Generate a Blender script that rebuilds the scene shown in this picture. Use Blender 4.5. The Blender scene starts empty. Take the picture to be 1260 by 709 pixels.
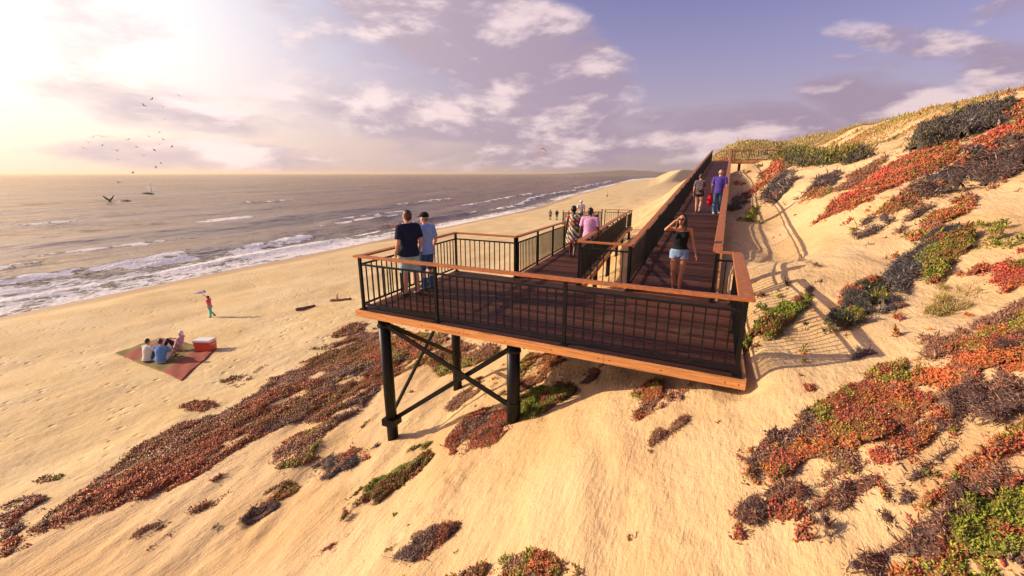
import bpy, bmesh, math, random
import numpy as np
from mathutils import Vector, Matrix
random.seed(7); RNG = np.random.default_rng(11)
SC = bpy.context.scene; COL = SC.collection
PI = math.pi; R = math.radians
CZ = 8.5                      # camera height above the sea
YAW = R(24); CS, SN = math.cos(YAW), math.sin(YAW)
F = 530.0; PITCH = math.atan(141/F); CP, SP = math.cos(PITCH), math.sin(PITCH)
DECK = CZ-2.6
# world axes: X = inland, Y = along the shore, Z = up (sea level 0)

# ------------------------------------------------------------------ noise
def _hash(ix, iy, seed):
    h = (ix.astype(np.int64)*374761393 + iy.astype(np.int64)*668265263 + seed*1442695041) & 0xffffffff
    h = ((h ^ (h >> 13))*1274126177) & 0xffffffff
    return ((h ^ (h >> 16)) & 0xffff)/65535.0
def vnoise(x, y, seed=0):
    x = np.asarray(x, float); y = np.asarray(y, float)
    ix = np.floor(x); iy = np.floor(y); fx = x-ix; fy = y-iy
    fx = fx*fx*fx*(fx*(fx*6-15)+10); fy = fy*fy*fy*(fy*(fy*6-15)+10)
    a = _hash(ix, iy, seed); b = _hash(ix+1, iy, seed); c = _hash(ix, iy+1, seed); d = _hash(ix+1, iy+1, seed)
    return (a*(1-fx)+b*fx)*(1-fy)+(c*(1-fx)+d*fx)*fy
def fbm(x, y, seed=0, o=4):
    s = 0; a = .5; n = 0
    for i in range(o):
        s = s+a*vnoise(np.asarray(x)*2**i+i*7.3, np.asarray(y)*2**i-i*3.1, seed+i*17); n += a; a *= .5
    return s/n
def sstep(a, b, x):
    t = np.clip((np.asarray(x, float)-a)/(b-a), 0, 1); return t*t*(3-2*t)

# ------------------------------------------------------------------ terrain height
FX = np.array([-400, -90, -60, -46, -38.6, -34, -27, -20, -14.5, -12.5, -10.2, -8, -5.6, -2.65, .55, 4, 8, 14, 22, 60, 900])
FZ = np.array([-16, -13, -11.2, -9.4, -8.45, -7.95, -7.65, -7.35, -7.05, -6.85, -6.4, -6.12, -5.60, -4.30, -2.82, -1.34, .34, 2.9, 6.2, 20, 60])
_xs = np.linspace(-400, 900, 26001)
_k = np.exp(-np.linspace(-2, 2, 25)**2); _k /= _k.sum()
_zs = np.convolve(np.pad(np.interp(_xs, FX, FZ), 12, mode='edge'), _k, 'valid')
def ramp_up_z(t): return -2.6+.0955*(np.asarray(t)-10.2)
def ramp_down_z(t): return -2.6-.042*(np.asarray(t)-10.0)
def shore_shift(t):
    t = np.asarray(t, float)
    return -np.clip(t-70, 0, None)**1.0*.10*sstep(70, 160, t)-4*sstep(200, 700, t)
def macro(s, t):
    s = np.asarray(s, float); t = np.asarray(t, float)
    ss = s-shore_shift(t)*sstep(-10, -30, s)
    z = np.interp(ss, _xs, _zs)
    b = .066*np.clip(t-8, 0, 64)
    b = b-.02*np.clip(t-90, 0, 150)
    z = z+b*sstep(-13.5, 0, s)
    z = z-.62*np.exp(-((s-2.3)/1.1)**2)*sstep(11, 15, t)*(1-sstep(36, 44, t))  # trough added right of the long ramp to widen the shadow there
    P = 1.7+.012*np.clip(t-30, -30, 200)+2.5*sstep(8, 14.5, s)+.012*np.clip(s-14, 0, 300)
    k = 1.0
    h = np.clip(.5+.5*(P-z)/k, 0, 1)
    z = P*(1-h)+z*h-k*h*(1-h)
    return z+2.7*np.exp(-((s-5.5)/6.2)**2-((t-82)/12)**2)
def ground(s, t, fine=True):
    s = np.asarray(s, float); t = np.asarray(t, float)
    z = macro(s, t)
    dune = sstep(-14.5, -9.5, s)
    z = z+dune*((fbm(s*.22, t*.10, 3, 3)-.5)*.85)*sstep(-11, -3, s)
    z = z+dune*(fbm(s*.9+t*.2, t*.28, 5, 4)-.5)*.30
    z = z+(1-dune)*sstep(-40, -34, s)*((fbm(s*.25, t*.16, 9, 3)-.5)*.34)
    if fine:
        z = z+dune*(fbm(s*3.4+t*1.0, t*1.1, 21, 3)-.5)*.05+(1-dune)*sstep(-37, -33, s)*(fbm(s*1.9, t*1.7, 23, 3)-.5)*.055
    # the ground was cut back under the decks
    def cap(mask, top): return np.where(mask > 0, z*(1-mask)+np.minimum(z, top)*mask, z)
    m = sstep(-6.7, -6.2, s)*(1-sstep(.62, 1.0, s))*sstep(5.5, 5.85, t)*(1-sstep(10, 10.5, t))
    z = cap(m, -2.86)
    c = -.6+.035*(t-10)
    m = (1-sstep(.95, 1.3, np.abs(s-c)))*sstep(9.4, 9.8, t)*(1-sstep(52.5, 53.5, t))
    z = cap(m, ramp_up_z(t)-.3)
    c = -3.45-.1*(t-10)
    m = (1-sstep(1.0, 1.4, np.abs(s-c)))*sstep(9.4, 9.8, t)*(1-sstep(30, 31, t))
    z = cap(m, ramp_down_z(t)-.4)
    m = sstep(-1.2, -.4, s)*(1-sstep(5.0, 6.6, s))*sstep(42.5, 47.5, t)*(1-sstep(52.6, 54.5, t))
    z = cap(m, float(ramp_up_z(50.2))-1.5)
    return z+CZ

# ------------------------------------------------------------------ camera rays (only to survey where things stand on the ground)
def ray(px, py):
    a = (px-630)/F; v = (354.5-py)/F
    x, y, z = a, CP+v*SP, -SP+v*CP
    return np.array([x*CS-y*SN, x*SN+y*CS, z])
def on_ground(px, py):
    r = ray(px, py); ks = np.concatenate([np.arange(1.2, 60, .04), np.arange(60, 600, .5)])
    P = r[None]*ks[:, None]
    zz = ground(P[:, 0], P[:, 1], False)-CZ
    below = np.nonzero(P[:, 2] < zz)[0]
    if len(below) == 0: return None
    k = ks[below[0]]; p = r*k
    return (p[0], p[1], float(ground(p[0], p[1])))
def on_level(px, py, h):
    r = ray(px, py); k = -h/r[2]; return (r[0]*k, r[1]*k, CZ-h)
def at_depth(px, py, d):
    r = ray(px, py); y = -r[0]*SN+r[1]*CS; k = d/y; return (r[0]*k, r[1]*k, CZ+r[2]*k)

# ------------------------------------------------------------------ materials
def mat(name, color=(.5, .5, .5), rough=.6, metal=0., spec=.5, noise=None, attr=None, bump=None, coat=0.):
    m = bpy.data.materials.new(name); m.use_nodes = True
    nt = m.node_tree; b = nt.nodes['Principled BSDF']
    b.inputs['Roughness'].default_value = rough; b.inputs['Metallic'].default_value = metal
    b.inputs['Specular IOR Level'].default_value = spec
    b.inputs['Coat Weight'].default_value = coat
    base = None
    if attr:
        a = nt.nodes.new('ShaderNodeAttribute'); a.attribute_name = attr; base = a.outputs['Color']
    tc = nt.nodes.new('ShaderNodeTexCoord')
    if noise:
        sc, amt = noise[0], noise[1]
        mp = nt.nodes.new('ShaderNodeMapping'); nt.links.new(tc.outputs['Object'], mp.inputs[0])
        if len(noise) > 2: mp.inputs['Scale'].default_value = noise[2]
        n = nt.nodes.new('ShaderNodeTexNoise'); n.inputs['Scale'].default_value = sc; n.inputs['Detail'].default_value = 5
        nt.links.new(mp.outputs[0], n.inputs['Vector'])
        mr = nt.nodes.new('ShaderNodeMapRange'); mr.inputs[1].default_value = .3; mr.inputs[2].default_value = .7
        mr.inputs[3].default_value = 1-amt; mr.inputs[4].default_value = 1+amt
        nt.links.new(n.outputs[0], mr.inputs[0])
        mx = nt.nodes.new('ShaderNodeVectorMath'); mx.operation = 'MULTIPLY'
        if base: nt.links.new(base, mx.inputs[0])
        else: mx.inputs[0].default_value = color[:3]
        nt.links.new(mr.outputs[0], mx.inputs[1]); base = mx.outputs[0]
    if base: nt.links.new(base, b.inputs['Base Color'])
    else: b.inputs['Base Color'].default_value = (*color[:3], 1)
    if bump:
        n = nt.nodes.new('ShaderNodeTexNoise'); n.inputs['Scale'].default_value = bump[0]; n.inputs['Detail'].default_value = 4
        nt.links.new(tc.outputs['Object'], n.inputs['Vector'])
        bp = nt.nodes.new('ShaderNodeBump'); bp.inputs['Strength'].default_value = bump[1]; bp.inputs['Distance'].default_value = bump[2]
        nt.links.new(n.outputs[0], bp.inputs['Height']); nt.links.new(bp.outputs[0], b.inputs['Normal'])
    return m

class NT:   # small helper to write node graphs
    def __init__(s, tree): s.t = tree; s.n = tree.nodes; s.l = tree.links
    def node(s, typ, **kw):
        n = s.n.new(typ)
        for k, v in kw.items(): setattr(n, k, v)
        return n
    def put(s, sock, v):
        if hasattr(v, 'links') or isinstance(v, bpy.types.NodeSocket): s.l.new(v, sock)
        else: sock.default_value = v
    def math(s, op, a, b=0., c=None, clamp=False):
        n = s.node('ShaderNodeMath', operation=op); n.use_clamp = clamp
        s.put(n.inputs[0], a); s.put(n.inputs[1], b)
        if c is not None: s.put(n.inputs[2], c)
        return n.outputs[0]
    def vm(s, op, a, b=None, scale=None):
        n = s.node('ShaderNodeVectorMath', operation=op); s.put(n.inputs[0], a)
        if b is not None: s.put(n.inputs[1], b)
        if scale is not None: s.put(n.inputs['Scale'], scale)
        return n.outputs['Value'] if op in ('DOT_PRODUCT', 'LENGTH') else n.outputs[0]
    def noise(s, vec, scale, detail=4, rough=.5, dist=0.):
        n = s.node('ShaderNodeTexNoise'); s.l.new(vec, n.inputs['Vector'])
        n.inputs['Scale'].default_value = scale; n.inputs['Detail'].default_value = detail
        n.inputs['Roughness'].default_value = rough; n.inputs['Distortion'].default_value = dist
        return n.outputs[0]
    def mapr(s, v, a, b, c=0., d=1., smooth=True):
        n = s.node('ShaderNodeMapRange'); n.interpolation_type = 'SMOOTHSTEP' if smooth else 'LINEAR'
        s.put(n.inputs[0], v)
        for i, x in enumerate((a, b, c, d)): s.put(n.inputs[1+i], x)
        return n.outputs[0]
    def mix(s, f, a, b):
        n = s.node('ShaderNodeMix', data_type='RGBA'); s.put(n.inputs[0], f)
        s.put(n.inputs[6], (*a, 1) if isinstance(a, tuple) and len(a) == 3 else a)
        s.put(n.inputs[7], (*b, 1) if isinstance(b, tuple) and len(b) == 3 else b)
        return n.outputs[2]

M = {}
M['steel'] = mat('black_steel', (.0075, .0075, .008), .42, .0, .22, noise=(6, .3))
M['steel_grey'] = mat('weathered_dark_steel', (.035, .036, .04), .5, .2, .5, noise=(3, .35), bump=(40, .15, .01))
M['plank'] = mat('deck_boards', attr='Col', rough=.55, spec=.12, noise=(3.0, .35, (2, 14, 2)), bump=(30, .25, .01))
def wear():
    m = M['plank']; g = NT(m.node_tree); b = g.n['Principled BSDF']; src = b.inputs['Base Color'].links[0].from_socket; tc = g.node('ShaderNodeTexCoord')
    w = g.mapr(g.noise(tc.outputs['Object'], 1.1, 6, .68), .54, .76, 0., .42); g.l.new(g.mix(w, src, (.20, .125, .07)), b.inputs['Base Color'])
wear()
M['cap'] = mat('handrail_wood', (.42, .145, .042), .5, spec=.22, noise=(5, .30, (3, 3, 10)), bump=(30, .2, .008))
M['fascia'] = mat('fascia_wood', (.62, .285, .095), .6, spec=.3, noise=(2.2, .34, (1.0, 1.0, 30)), bump=(25, .3, .01))
M['leaf'] = mat('leaves', attr='Col', rough=.55, spec=.35)
M['skin'] = mat('skin_light', (.60, .33, .22), .5, noise=(12, .06))
M['skin_tan'] = mat('skin_tanned', (.47, .19, .085), .42, noise=(12, .08))
M['skin_dark'] = mat('skin_deep', (.10, .045, .025), .5, noise=(12, .08))
def cloth(name, c, amt=.12): 
    M[name] = mat('cloth_'+name, c, .85, spec=.2, noise=(9, amt), bump=(14, .35, .03)); return M[name]
cloth('navy', (.012, .018, .045)); cloth('aqua', (.36, .52, .54)); cloth('sky', (.26, .40, .72)); cloth('denim', (.05, .12, .22), .25)
cloth('blackcloth', (.010, .010, .012)); cloth('denim_light', (.24, .36, .50), .3); cloth('pinkshirt', (.66, .36, .58))
cloth('purple', (.085, .055, .32)); cloth('redcloth', (.65, .01, .03)); cloth('darkgreen', (.02, .03, .025)); cloth('white', (.75, .73, .68))
cloth('blue', (.13, .28, .58)); cloth('magenta', (.72, .08, .20)); cloth('teal', (.10, .55, .42)); cloth('grey', (.2, .2, .22)); cloth('charcoal', (.03, .03, .035))
M['hair_black'] = mat('hair_black', (.008, .007, .007), .45, noise=(40, .4)); M['hair_brown'] = mat('hair_brown', (.055, .026, .012), .5, noise=(40, .4))
M['hair_grey'] = mat('hair_grey', (.22, .17, .13), .6, noise=(40, .3)); M['hair_white'] = mat('hair_white', (.8, .78, .74), .6, noise=(30, .1))
M['shoe'] = mat('shoe_dark', (.02, .018, .018), .5, noise=(20, .2)); M['shoe_white'] = mat('shoe_pale', (.6, .58, .55), .6, noise=(20, .1))
M['lens'] = mat('dark_lens', (.004, .004, .005), .1, noise=(3, .1)); M['wristband'] = mat('bracelet', (.25, .16, .08), .4, noise=(20, .3))
M['bird'] = mat('bird_feathers', (.10, .08, .07), .7, noise=(8, .3)); M['whale'] = mat('wet_whale_skin', (.018, .018, .020), .55, noise=(2, .4))
M['wood_drift'] = mat('driftwood', (.19, .075, .035), .8, noise=(6, .4, (8, 8, 1)), bump=(18, .5, .03))
M['cooler_red'] = mat('red_plastic', (.72, .09, .045), .4, noise=(5, .05)); M['cooler_white'] = mat('white_plastic', (.8, .78, .74), .4, noise=(5, .04))
M['bl_olive'] = mat('blanket_olive', (.20, .145, .035), .95, noise=(14, .15), bump=(60, .3, .01)); M['bl_red'] = mat('blanket_red', (.31, .075, .04), .95, noise=(14, .15), bump=(60, .3, .01))
M['kite'] = mat('kite_orange', (.85, .22, .04), .6, noise=(2, .1)); M['toyblue'] = mat('toy_blue', (.12, .25, .65), .4, noise=(8, .1)); M['toypink'] = mat('toy_pink', (.7, .15, .25), .4, noise=(8, .1))

def mist_mat():
    m = bpy.data.materials.new('spray'); m.use_nodes = True; g = NT(m.node_tree); g.n.remove(g.n['Principled BSDF'])
    a = g.node('ShaderNodeBsdfDiffuse'); a.inputs[0].default_value = (.95, .95, .95, 1); b = g.node('ShaderNodeBsdfTranslucent'); b.inputs[0].default_value = (.95, .95, .95, 1)
    x = g.node('ShaderNodeMixShader'); x.inputs[0].default_value = .7; g.l.new(a.outputs[0], x.inputs[1]); g.l.new(b.outputs[0], x.inputs[2]); g.l.new(x.outputs[0], g.n['Material Output'].inputs[0]); M['mist'] = m
mist_mat()
def pattern_mat(name, c1, c2, c3, scale, rot):
    m = bpy.data.materials.new(name); m.use_nodes = True; g = NT(m.node_tree); b = g.n['Principled BSDF']
    tc = g.node('ShaderNodeTexCoord'); mp = g.node('ShaderNodeMapping'); g.l.new(tc.outputs['Object'], mp.inputs[0]); mp.inputs['Rotation'].default_value = rot
    w = g.node('ShaderNodeTexWave'); w.inputs['Scale'].default_value = scale; w.inputs['Distortion'].default_value = 3.5; w.inputs['Detail'].default_value = 2; w.inputs['Detail Scale'].default_value = 2
    g.l.new(mp.outputs[0], w.inputs['Vector'])
    v = g.noise(mp.outputs[0], scale*2.6, 2)
    c = g.mix(g.mapr(w.outputs['Fac'], .4, .55), c1, c2); c = g.mix(g.mapr(v, .56, .62), c, c3)
    g.l.new(c, b.inputs['Base Color']); b.inputs['Roughness'].default_value = .85
    M[name] = m
pattern_mat('dress', (.74, .66, .46), (.07, .11, .035), (.55, .02, .04), 3.2, (0, .75, .3))
pattern_mat('floral', (.04, .035, .04), (.16, .12, .13), (.30, .18, .22), 9, (.4, .5, .3))
pattern_mat('plaid', (.62, .36, .40), (.40, .16, .24), (.75, .65, .62), 13, (0, 0, .2))
pattern_mat('whiteplaid', (.72, .69, .62), (.52, .52, .45), (.78, .74, .66), 12, (0, 1.57, 0))

# ------------------------------------------------------------------ mesh building
class MB:
    def __init__(s): s.v = []; s.f = []; s.mi = []; s.c = []
    def add(s, vs, fs, col=None, mi=0):
        o = len(s.v); s.v += [tuple(map(float, p)) for p in vs]; s.f += [tuple(o+i for i in q) for q in fs]; s.mi += [mi]*len(fs)
        s.c += [col or (1, 1, 1)]*len(vs)
        return s
    def beam(s, a, b, w, h, up=(0, 0, 1), col=None, mi=0):   # box from a to b, w sideways, h along up
        a = Vector(a); b = Vector(b); d = (b-a).normalized(); u = Vector(up)
        side = d.cross(u)
        if side.length < 1e-4: side = d.cross(Vector((1, 0, 0)))
        side.normalize(); u = side.cross(d).normalized()
        vs = []
        for p in (a, b):
            for i, j in ((-1, -1), (1, -1), (1, 1), (-1, 1)): vs.append(p+side*(i*w/2)+u*(j*h/2))
        return s.add(vs, [(0, 1, 2, 3), (7, 6, 5, 4), (0, 4, 5, 1), (1, 5, 6, 2), (2, 6, 7, 3), (3, 7, 4, 0)], col, mi)
    def box(s, c, d, rz=0, col=None, mi=0):
        x, y, z = c; a, b, h = d[0]/2, d[1]/2, d[2]/2; ca, sa = math.cos(rz), math.sin(rz)
        vs = [(x+i*a*ca-j*b*sa, y+i*a*sa+j*b*ca, z+k*h) for k in (-1, 1) for i, j in ((-1, -1), (1, -1), (1, 1), (-1, 1))]
        return s.add(vs, [(3, 2, 1, 0), (4, 5, 6, 7), (0, 1, 5, 4), (1, 2, 6, 5), (2, 3, 7, 6), (3, 0, 4, 7)], col, mi)
    def loft(s, secs, n=14, cap=True, col=None, mi=0):   # secs: (centre, side vector*rx, front vector*ry)
        vs = []
        for c, u, w in secs:
            c = Vector(c); u = Vector(u); w = Vector(w)
            for k in range(n):
                a = 2*PI*k/n; vs.append(c+u*math.cos(a)+w*math.sin(a))
        fs = []
        for i in range(len(secs)-1):
            for k in range(n):
                k2 = (k+1) % n; fs.append((i*n+k, i*n+k2, (i+1)*n+k2, (i+1)*n+k))
        if cap: fs += [tuple(range(n-1, -1, -1)), tuple(range((len(secs)-1)*n, len(secs)*n))]
        return s.add(vs, fs, col, mi)
    def tube(s, pts, rad, n=10, col=None, mi=0, ref=(0, 0, 1)):
        pts = [Vector(p) for p in pts]; secs = []
        if not hasattr(rad, '__len__'): rad = [rad]*len(pts)
        for i, p in enumerate(pts):
            d = (pts[min(i+1, len(pts)-1)]-pts[max(i-1, 0)]).normalized()
            u = d.cross(Vector(ref))
            if u.length < .05: u = d.cross(Vector((0, 1, 0)))
            u.normalize(); w = u.cross(d)
            secs.append((p, u*-rad[i], w*rad[i]))
        return s.loft(secs, n, True, col, mi)
    def caps(s, a, b, ra, rb, n=10, col=None, mi=0):   # tapered capsule
        a = Vector(a); b = Vector(b); d = b-a
        if d.length < 1e-5: d = Vector((0, 0, 1e-4))
        d.normalize(); pts = []; rr = []
        for t in (-.97, -.7, -.35): pts.append(a+d*(ra*t)); rr.append(ra*math.sqrt(1-t*t))
        pts += [a, b]; rr += [ra, rb]
        for t in (.35, .7, .97): pts.append(b+d*(rb*t)); rr.append(rb*math.sqrt(1-t*t))
        u = d.cross(Vector((0, .3, 1)))
        if u.length < .05: u = d.cross(Vector((1, 0, 0)))
        u.normalize(); w = u.cross(d)
        return s.loft([(p, u*-r, w*r) for p, r in zip(pts, rr)], n, True, col, mi)
    def ell(s, c, r, n=14, m=9, rot=None, col=None, mi=0):
        secs = []; c = Vector(c)
        Q = rot or Matrix.Identity(3)
        for i in range(m):
            th = PI*(i+.35)/(m-.3)
            z = -math.cos(th); q = math.sin(th)
            secs.append((c+Q@Vector((0, 0, r[2]*z)), Q@Vector((r[0]*q, 0, 0)), Q@Vector((0, r[1]*q, 0))))
        return s.loft(secs, n, True, col, mi)
    def mesh(s, name, off=None, color=False, smooth=False):
        me = bpy.data.meshes.new(name)
        vs = s.v
        if off is not None: vs = [(x-off[0], y-off[1], z-off[2]) for x, y, z in vs]
        me.from_pydata(vs, [], s.f)
        if any(s.mi): me.polygons.foreach_set('material_index', s.mi)
        if color:
            a = me.color_attributes.new('Col', 'FLOAT_COLOR', 'POINT')
            a.data.foreach_set('color', np.array([(*c, 1.) for c in s.c], np.float32).ravel())
        if smooth: me.polygons.foreach_set('use_smooth', [True]*len(me.polygons))
        me.update(); return me
BASE = {}
def root_of(o):
    while o.parent: o = o.parent
    return o
def link(name, me, mats, parent=None):
    o = bpy.data.objects.new(name, me); COL.objects.link(o)
    for m in (mats if isinstance(mats, (list, tuple)) else [mats]): me.materials.append(m)
    if parent: o.parent = parent
    return o
def part(name, mb, mats, parent, color=False, smooth=False, local=False):
    off = None if local else tuple(root_of(parent).location)
    return link(name, mb.mesh(name, off, color, smooth), mats, parent)
def tag(o, label=None, cat=None, group=None, kind=None):
    for k, v in (('label', label), ('category', cat), ('group', group), ('kind', kind)):
        if v: o[k] = v
    return o
def empty(name, loc, label, cat, group=None, rz=0):
    o = bpy.data.objects.new(name, None); COL.objects.link(o); o.location = loc; o.rotation_euler = (0, 0, rz); o.empty_display_size = .2
    return tag(o, label, cat, group)
def npmesh(name, V, Fq, mats, parent=None, col=None, smooth=False, attrs=None):
    me = bpy.data.meshes.new(name); V = np.asarray(V, np.float32); Fq = np.asarray(Fq, np.int32); k = Fq.shape[1]
    me.vertices.add(len(V)); me.vertices.foreach_set('co', V.ravel())
    me.loops.add(Fq.size); me.loops.foreach_set('vertex_index', Fq.ravel())
    me.polygons.add(len(Fq)); me.polygons.foreach_set('loop_start', np.arange(0, Fq.size, k, dtype=np.int32))
    if smooth: me.polygons.foreach_set('use_smooth', np.ones(len(Fq), bool))
    if col is not None:
        a = me.color_attributes.new('Col', 'FLOAT_COLOR', 'POINT'); a.data.foreach_set('color', np.hstack([col, np.ones((len(V), 1))]).astype(np.float32).ravel())
    for n, d in (attrs or {}).items():
        a = me.attributes.new(n, 'FLOAT', 'POINT'); a.data.foreach_set('value', np.asarray(d, np.float32))
    me.update(calc_edges=True); me.validate()
    return link(name, me, mats, parent)
def grid(xs, ys):
    X, Y = np.meshgrid(xs, ys, indexing='ij'); nx, ny = len(xs), len(ys)
    i = np.arange(nx*ny).reshape(nx, ny)
    Fq = np.stack([i[:-1, :-1], i[1:, :-1], i[1:, 1:], i[:-1, 1:]], -1).reshape(-1, 4)
    return X, Y, Fq
def spread(lo, hi, c, d0, g):   # coordinates around c, spacing d0 growing by g
    out = [c]; d = d0
    while out[-1] < hi: out.append(out[-1]+d); d = min(d0+g*max(0, out[-1]-c-14), 400)
    left = [c]; d = d0
    while left[-1] > lo: left.append(left[-1]-d); d = min(d0+g*max(0, c-left[-1]-14), 400)
    return np.array(left[:0:-1]+out)

# ------------------------------------------------------------------ sand
def sand_material():
    m = bpy.data.materials.new('sand'); m.use_nodes = True; g = NT(m.node_tree); b = g.n['Principled BSDF']
    tc = g.node('ShaderNodeTexCoord'); P = tc.outputs['Object']
    wet = g.node('ShaderNodeAttribute', attribute_name='wet').outputs['Fac']
    dune = g.node('ShaderNodeAttribute', attribute_name='dune').outputs['Fac']
    def mapped(scale, rz=0.):
        mp = g.node('ShaderNodeMapping'); g.l.new(P, mp.inputs[0]); mp.inputs['Scale'].default_value = scale; mp.inputs['Rotation'].default_value = (0, 0, rz); return mp.outputs[0]
    streak = mapped((2.6, .8, 1.2), .16)
    n1 = g.noise(P, .35, 4, .55); n2 = g.noise(streak, 2.2, 5, .6); n3 = g.noise(P, 26, 4, .7)
    c = g.mix(g.mapr(n1, .3, .7), (.61, .405, .185), (.69, .495, .262))
    c = g.mix(g.math('MULTIPLY', g.mapr(n2, .5, .8), g.math('MULTIPLY', dune, .6)), c, (.60, .38, .17))
    c = g.mix(dune, g.mix(g.mapr(n1, .3, .7), (.66, .485, .225), (.73, .565, .30)), c)
    hol = g.mapr(g.noise(mapped((.9, .34, .9), .2), .55, 4, .55), .52, .74); c = g.mix(g.math('MULTIPLY', hol, g.math('MULTIPLY_ADD', dune, .55, .1)), c, (.47, .275, .105))
    scr = g.mapr(g.noise(mapped((8., 1.3, 3.), .2), 1.6, 4, .62), .57, .72); scm = g.mapr(g.noise(P, .45, 3), .40, .60)
    c = g.mix(g.math('MULTIPLY', g.math('MULTIPLY', scr, scm), g.math('MULTIPLY', dune, .62)), c, (.43, .25, .10))
    grit = g.mapr(n3, .62, .76); c = g.mix(g.math('MULTIPLY', grit, .45), c, (.33, .2, .1))
    deb = g.mapr(g.noise(mapped((1, .5, 1)), 5.5, 6, .72), .655, .72)       # scraps of dry litter
    c = g.mix(g.math('MULTIPLY', deb, .55), c, (.20, .115, .06))
    c = g.mix(wet, c, (.44, .27, .11))
    g.l.new(c, b.inputs['Base Color'])
    g.l.new(g.mapr(wet, .3, 1, .92, .35), b.inputs['Roughness']); b.inputs['Specular IOR Level'].default_value = .25
    vo = g.node('ShaderNodeTexVoronoi'); vo.inputs['Scale'].default_value = 2.3; g.l.new(mapped((1, 1, .2)), vo.inputs['Vector']); vo.inputs['Randomness'].default_value = 1
    foot = g.math('MULTIPLY', g.mapr(vo.outputs['Distance'], .08, .3, -1., 0.), g.mapr(g.noise(P, .5, 2), .42, .6))
    h = g.math('ADD', g.math('MULTIPLY', g.noise(streak, 5.5, 6, .65), g.math('MULTIPLY', dune, .04)), g.math('MULTIPLY', g.noise(P, 34, 3, .6), .008))
    h = g.math('ADD', h, g.math('MULTIPLY', g.noise(P, 4.5, 4, .55), .036))
    h = g.math('ADD', h, g.math('MULTIPLY', foot, g.math('MULTIPLY_ADD', dune, -.02, .042)))
    bp = g.node('ShaderNodeBump'); bp.inputs['Strength'].default_value = .9; bp.inputs['Distance'].default_value = 1.0
    g.l.new(h, bp.inputs['Height']); g.l.new(bp.outputs[0], b.inputs['Normal'])
    return m
M['sand'] = sand_material()
xs = spread(-75, 420, -1.5, .075, .022); ys = spread(-60, 2600, 4, .075, .022)
X, Y, Fq = grid(xs, ys)
Z = ground(X, Y)
edge = -38.6+shore_shift(Y)+1.6*(fbm(Y*.07, Y*0, 31, 3)-.5)*2
wet = 1-sstep(edge+1.0, edge+4.2+2*(vnoise(Y*.13, Y*0, 4)-.5), X)
npmesh('ground', np.stack([X, Y, Z], -1).reshape(-1, 3), Fq, M['sand'], smooth=True,
       attrs={'wet': wet.ravel(), 'dune': sstep(-13.8, -10.5, X).ravel()})['kind'] = 'structure'

# ------------------------------------------------------------------ sea
def sea_material():
    m = bpy.data.materials.new('sea_water'); m.use_nodes = True; g = NT(m.node_tree); b = g.n['Principled BSDF']
    tc = g.node('ShaderNodeTexCoord'); P = tc.outputs['Object']
    foam = g.node('ShaderNodeAttribute', attribute_name='foam').outputs['Fac']; sh = g.node('ShaderNodeAttribute', attribute_name='shallow').outputs['Fac']
    def mapped(scale, rz=0.):
        mp = g.node('ShaderNodeMapping'); g.l.new(P, mp.inputs[0]); mp.inputs['Scale'].default_value = scale; mp.inputs['Rotation'].default_value = (0, 0, rz); return mp.outputs[0]
    l1 = g.noise(mapped((1, .42, 1)), 1.1, 7, .68, .8); l2 = g.noise(mapped((1, .5, 1)), 3.3, 5, .65, .5)
    lace = g.math('ADD', g.math('MULTIPLY', l1, .6), g.math('MULTIPLY', l2, .4))
    thr = g.math('MULTIPLY_ADD', foam, -.62, .86)
    fm = g.mapr(g.math('SUBTRACT', lace, thr), -.03, .08)
    fm = g.math('MULTIPLY', fm, g.mapr(foam, .02, .12))
    c = g.mix(sh, (.028, .044, .045), (.215, .245, .165))
    c = g.mix(fm, c, (.93, .89, .83))
    g.n.remove(b); df = g.node('ShaderNodeBsdfDiffuse'); gl_ = g.node('ShaderNodeBsdfGlossy'); fr_ = g.node('ShaderNodeFresnel'); mx_ = g.node('ShaderNodeMixShader')
    g.l.new(c, df.inputs['Color']); gl_.inputs['Color'].default_value = (.57, .465, .37, 1); g.l.new(g.mapr(g.noise(mapped((1, .16, 1), .06), .035, 5, .6), .40, .62, .07, .30), gl_.inputs['Roughness']); fr_.inputs['IOR'].default_value = 1.34
    g.l.new(g.math('MULTIPLY', fr_.outputs[0], g.mapr(fm, 0, .35, 1., .03)), mx_.inputs[0]); g.l.new(df.outputs[0], mx_.inputs[1]); g.l.new(gl_.outputs[0], mx_.inputs[2])
    g.l.new(mx_.outputs[0], g.n['Material Output'].inputs['Surface'])
    w1 = g.noise(mapped((1, .30, 1), .12), .20, 6, .6); w2 = g.noise(mapped((1, .45, 1), -.2), 1.1, 5, .62); w3 = g.noise(mapped((1, .22, 1), .05), .045, 4, .6)
    h = g.math('ADD', g.math('MULTIPLY', w1, 1.1), g.math('MULTIPLY', w2, .22)); h = g.math('ADD', h, g.math('MULTIPLY', w3, 3.2))
    h = g.math('MULTIPLY', h, g.mapr(fm, 0, .6, 1., .12)); h = g.math('ADD', h, g.math('MULTIPLY', g.noise(P, 2.6, 4, .6), g.math('MULTIPLY', fm, .16)))
    bp = g.node('ShaderNodeBump'); bp.inputs['Strength'].default_value = .95; bp.inputs['Distance'].default_value = 1.0
    g.l.new(h, bp.inputs['Height']); [g.l.new(bp.outputs[0], n_.inputs['Normal']) for n_ in (df, gl_, fr_)]
    return m
M['sea'] = sea_material()
sx = [-30.0]; d = .16
while sx[-1] > -16000: sx.append(sx[-1]-d); d = .16+.020*max(0, -sx[-1]-62)+(0 if sx[-1] > -900 else -sx[-1]*.05)
sy = [26.0]; d = .22
while sy[-1] < 16000: sy.append(sy[-1]+d); d = .22+.014*max(0, sy[-1]-60)+(0 if sy[-1] < 900 else sy[-1]*.05)
sl = [26.0]; d = .22
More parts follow.
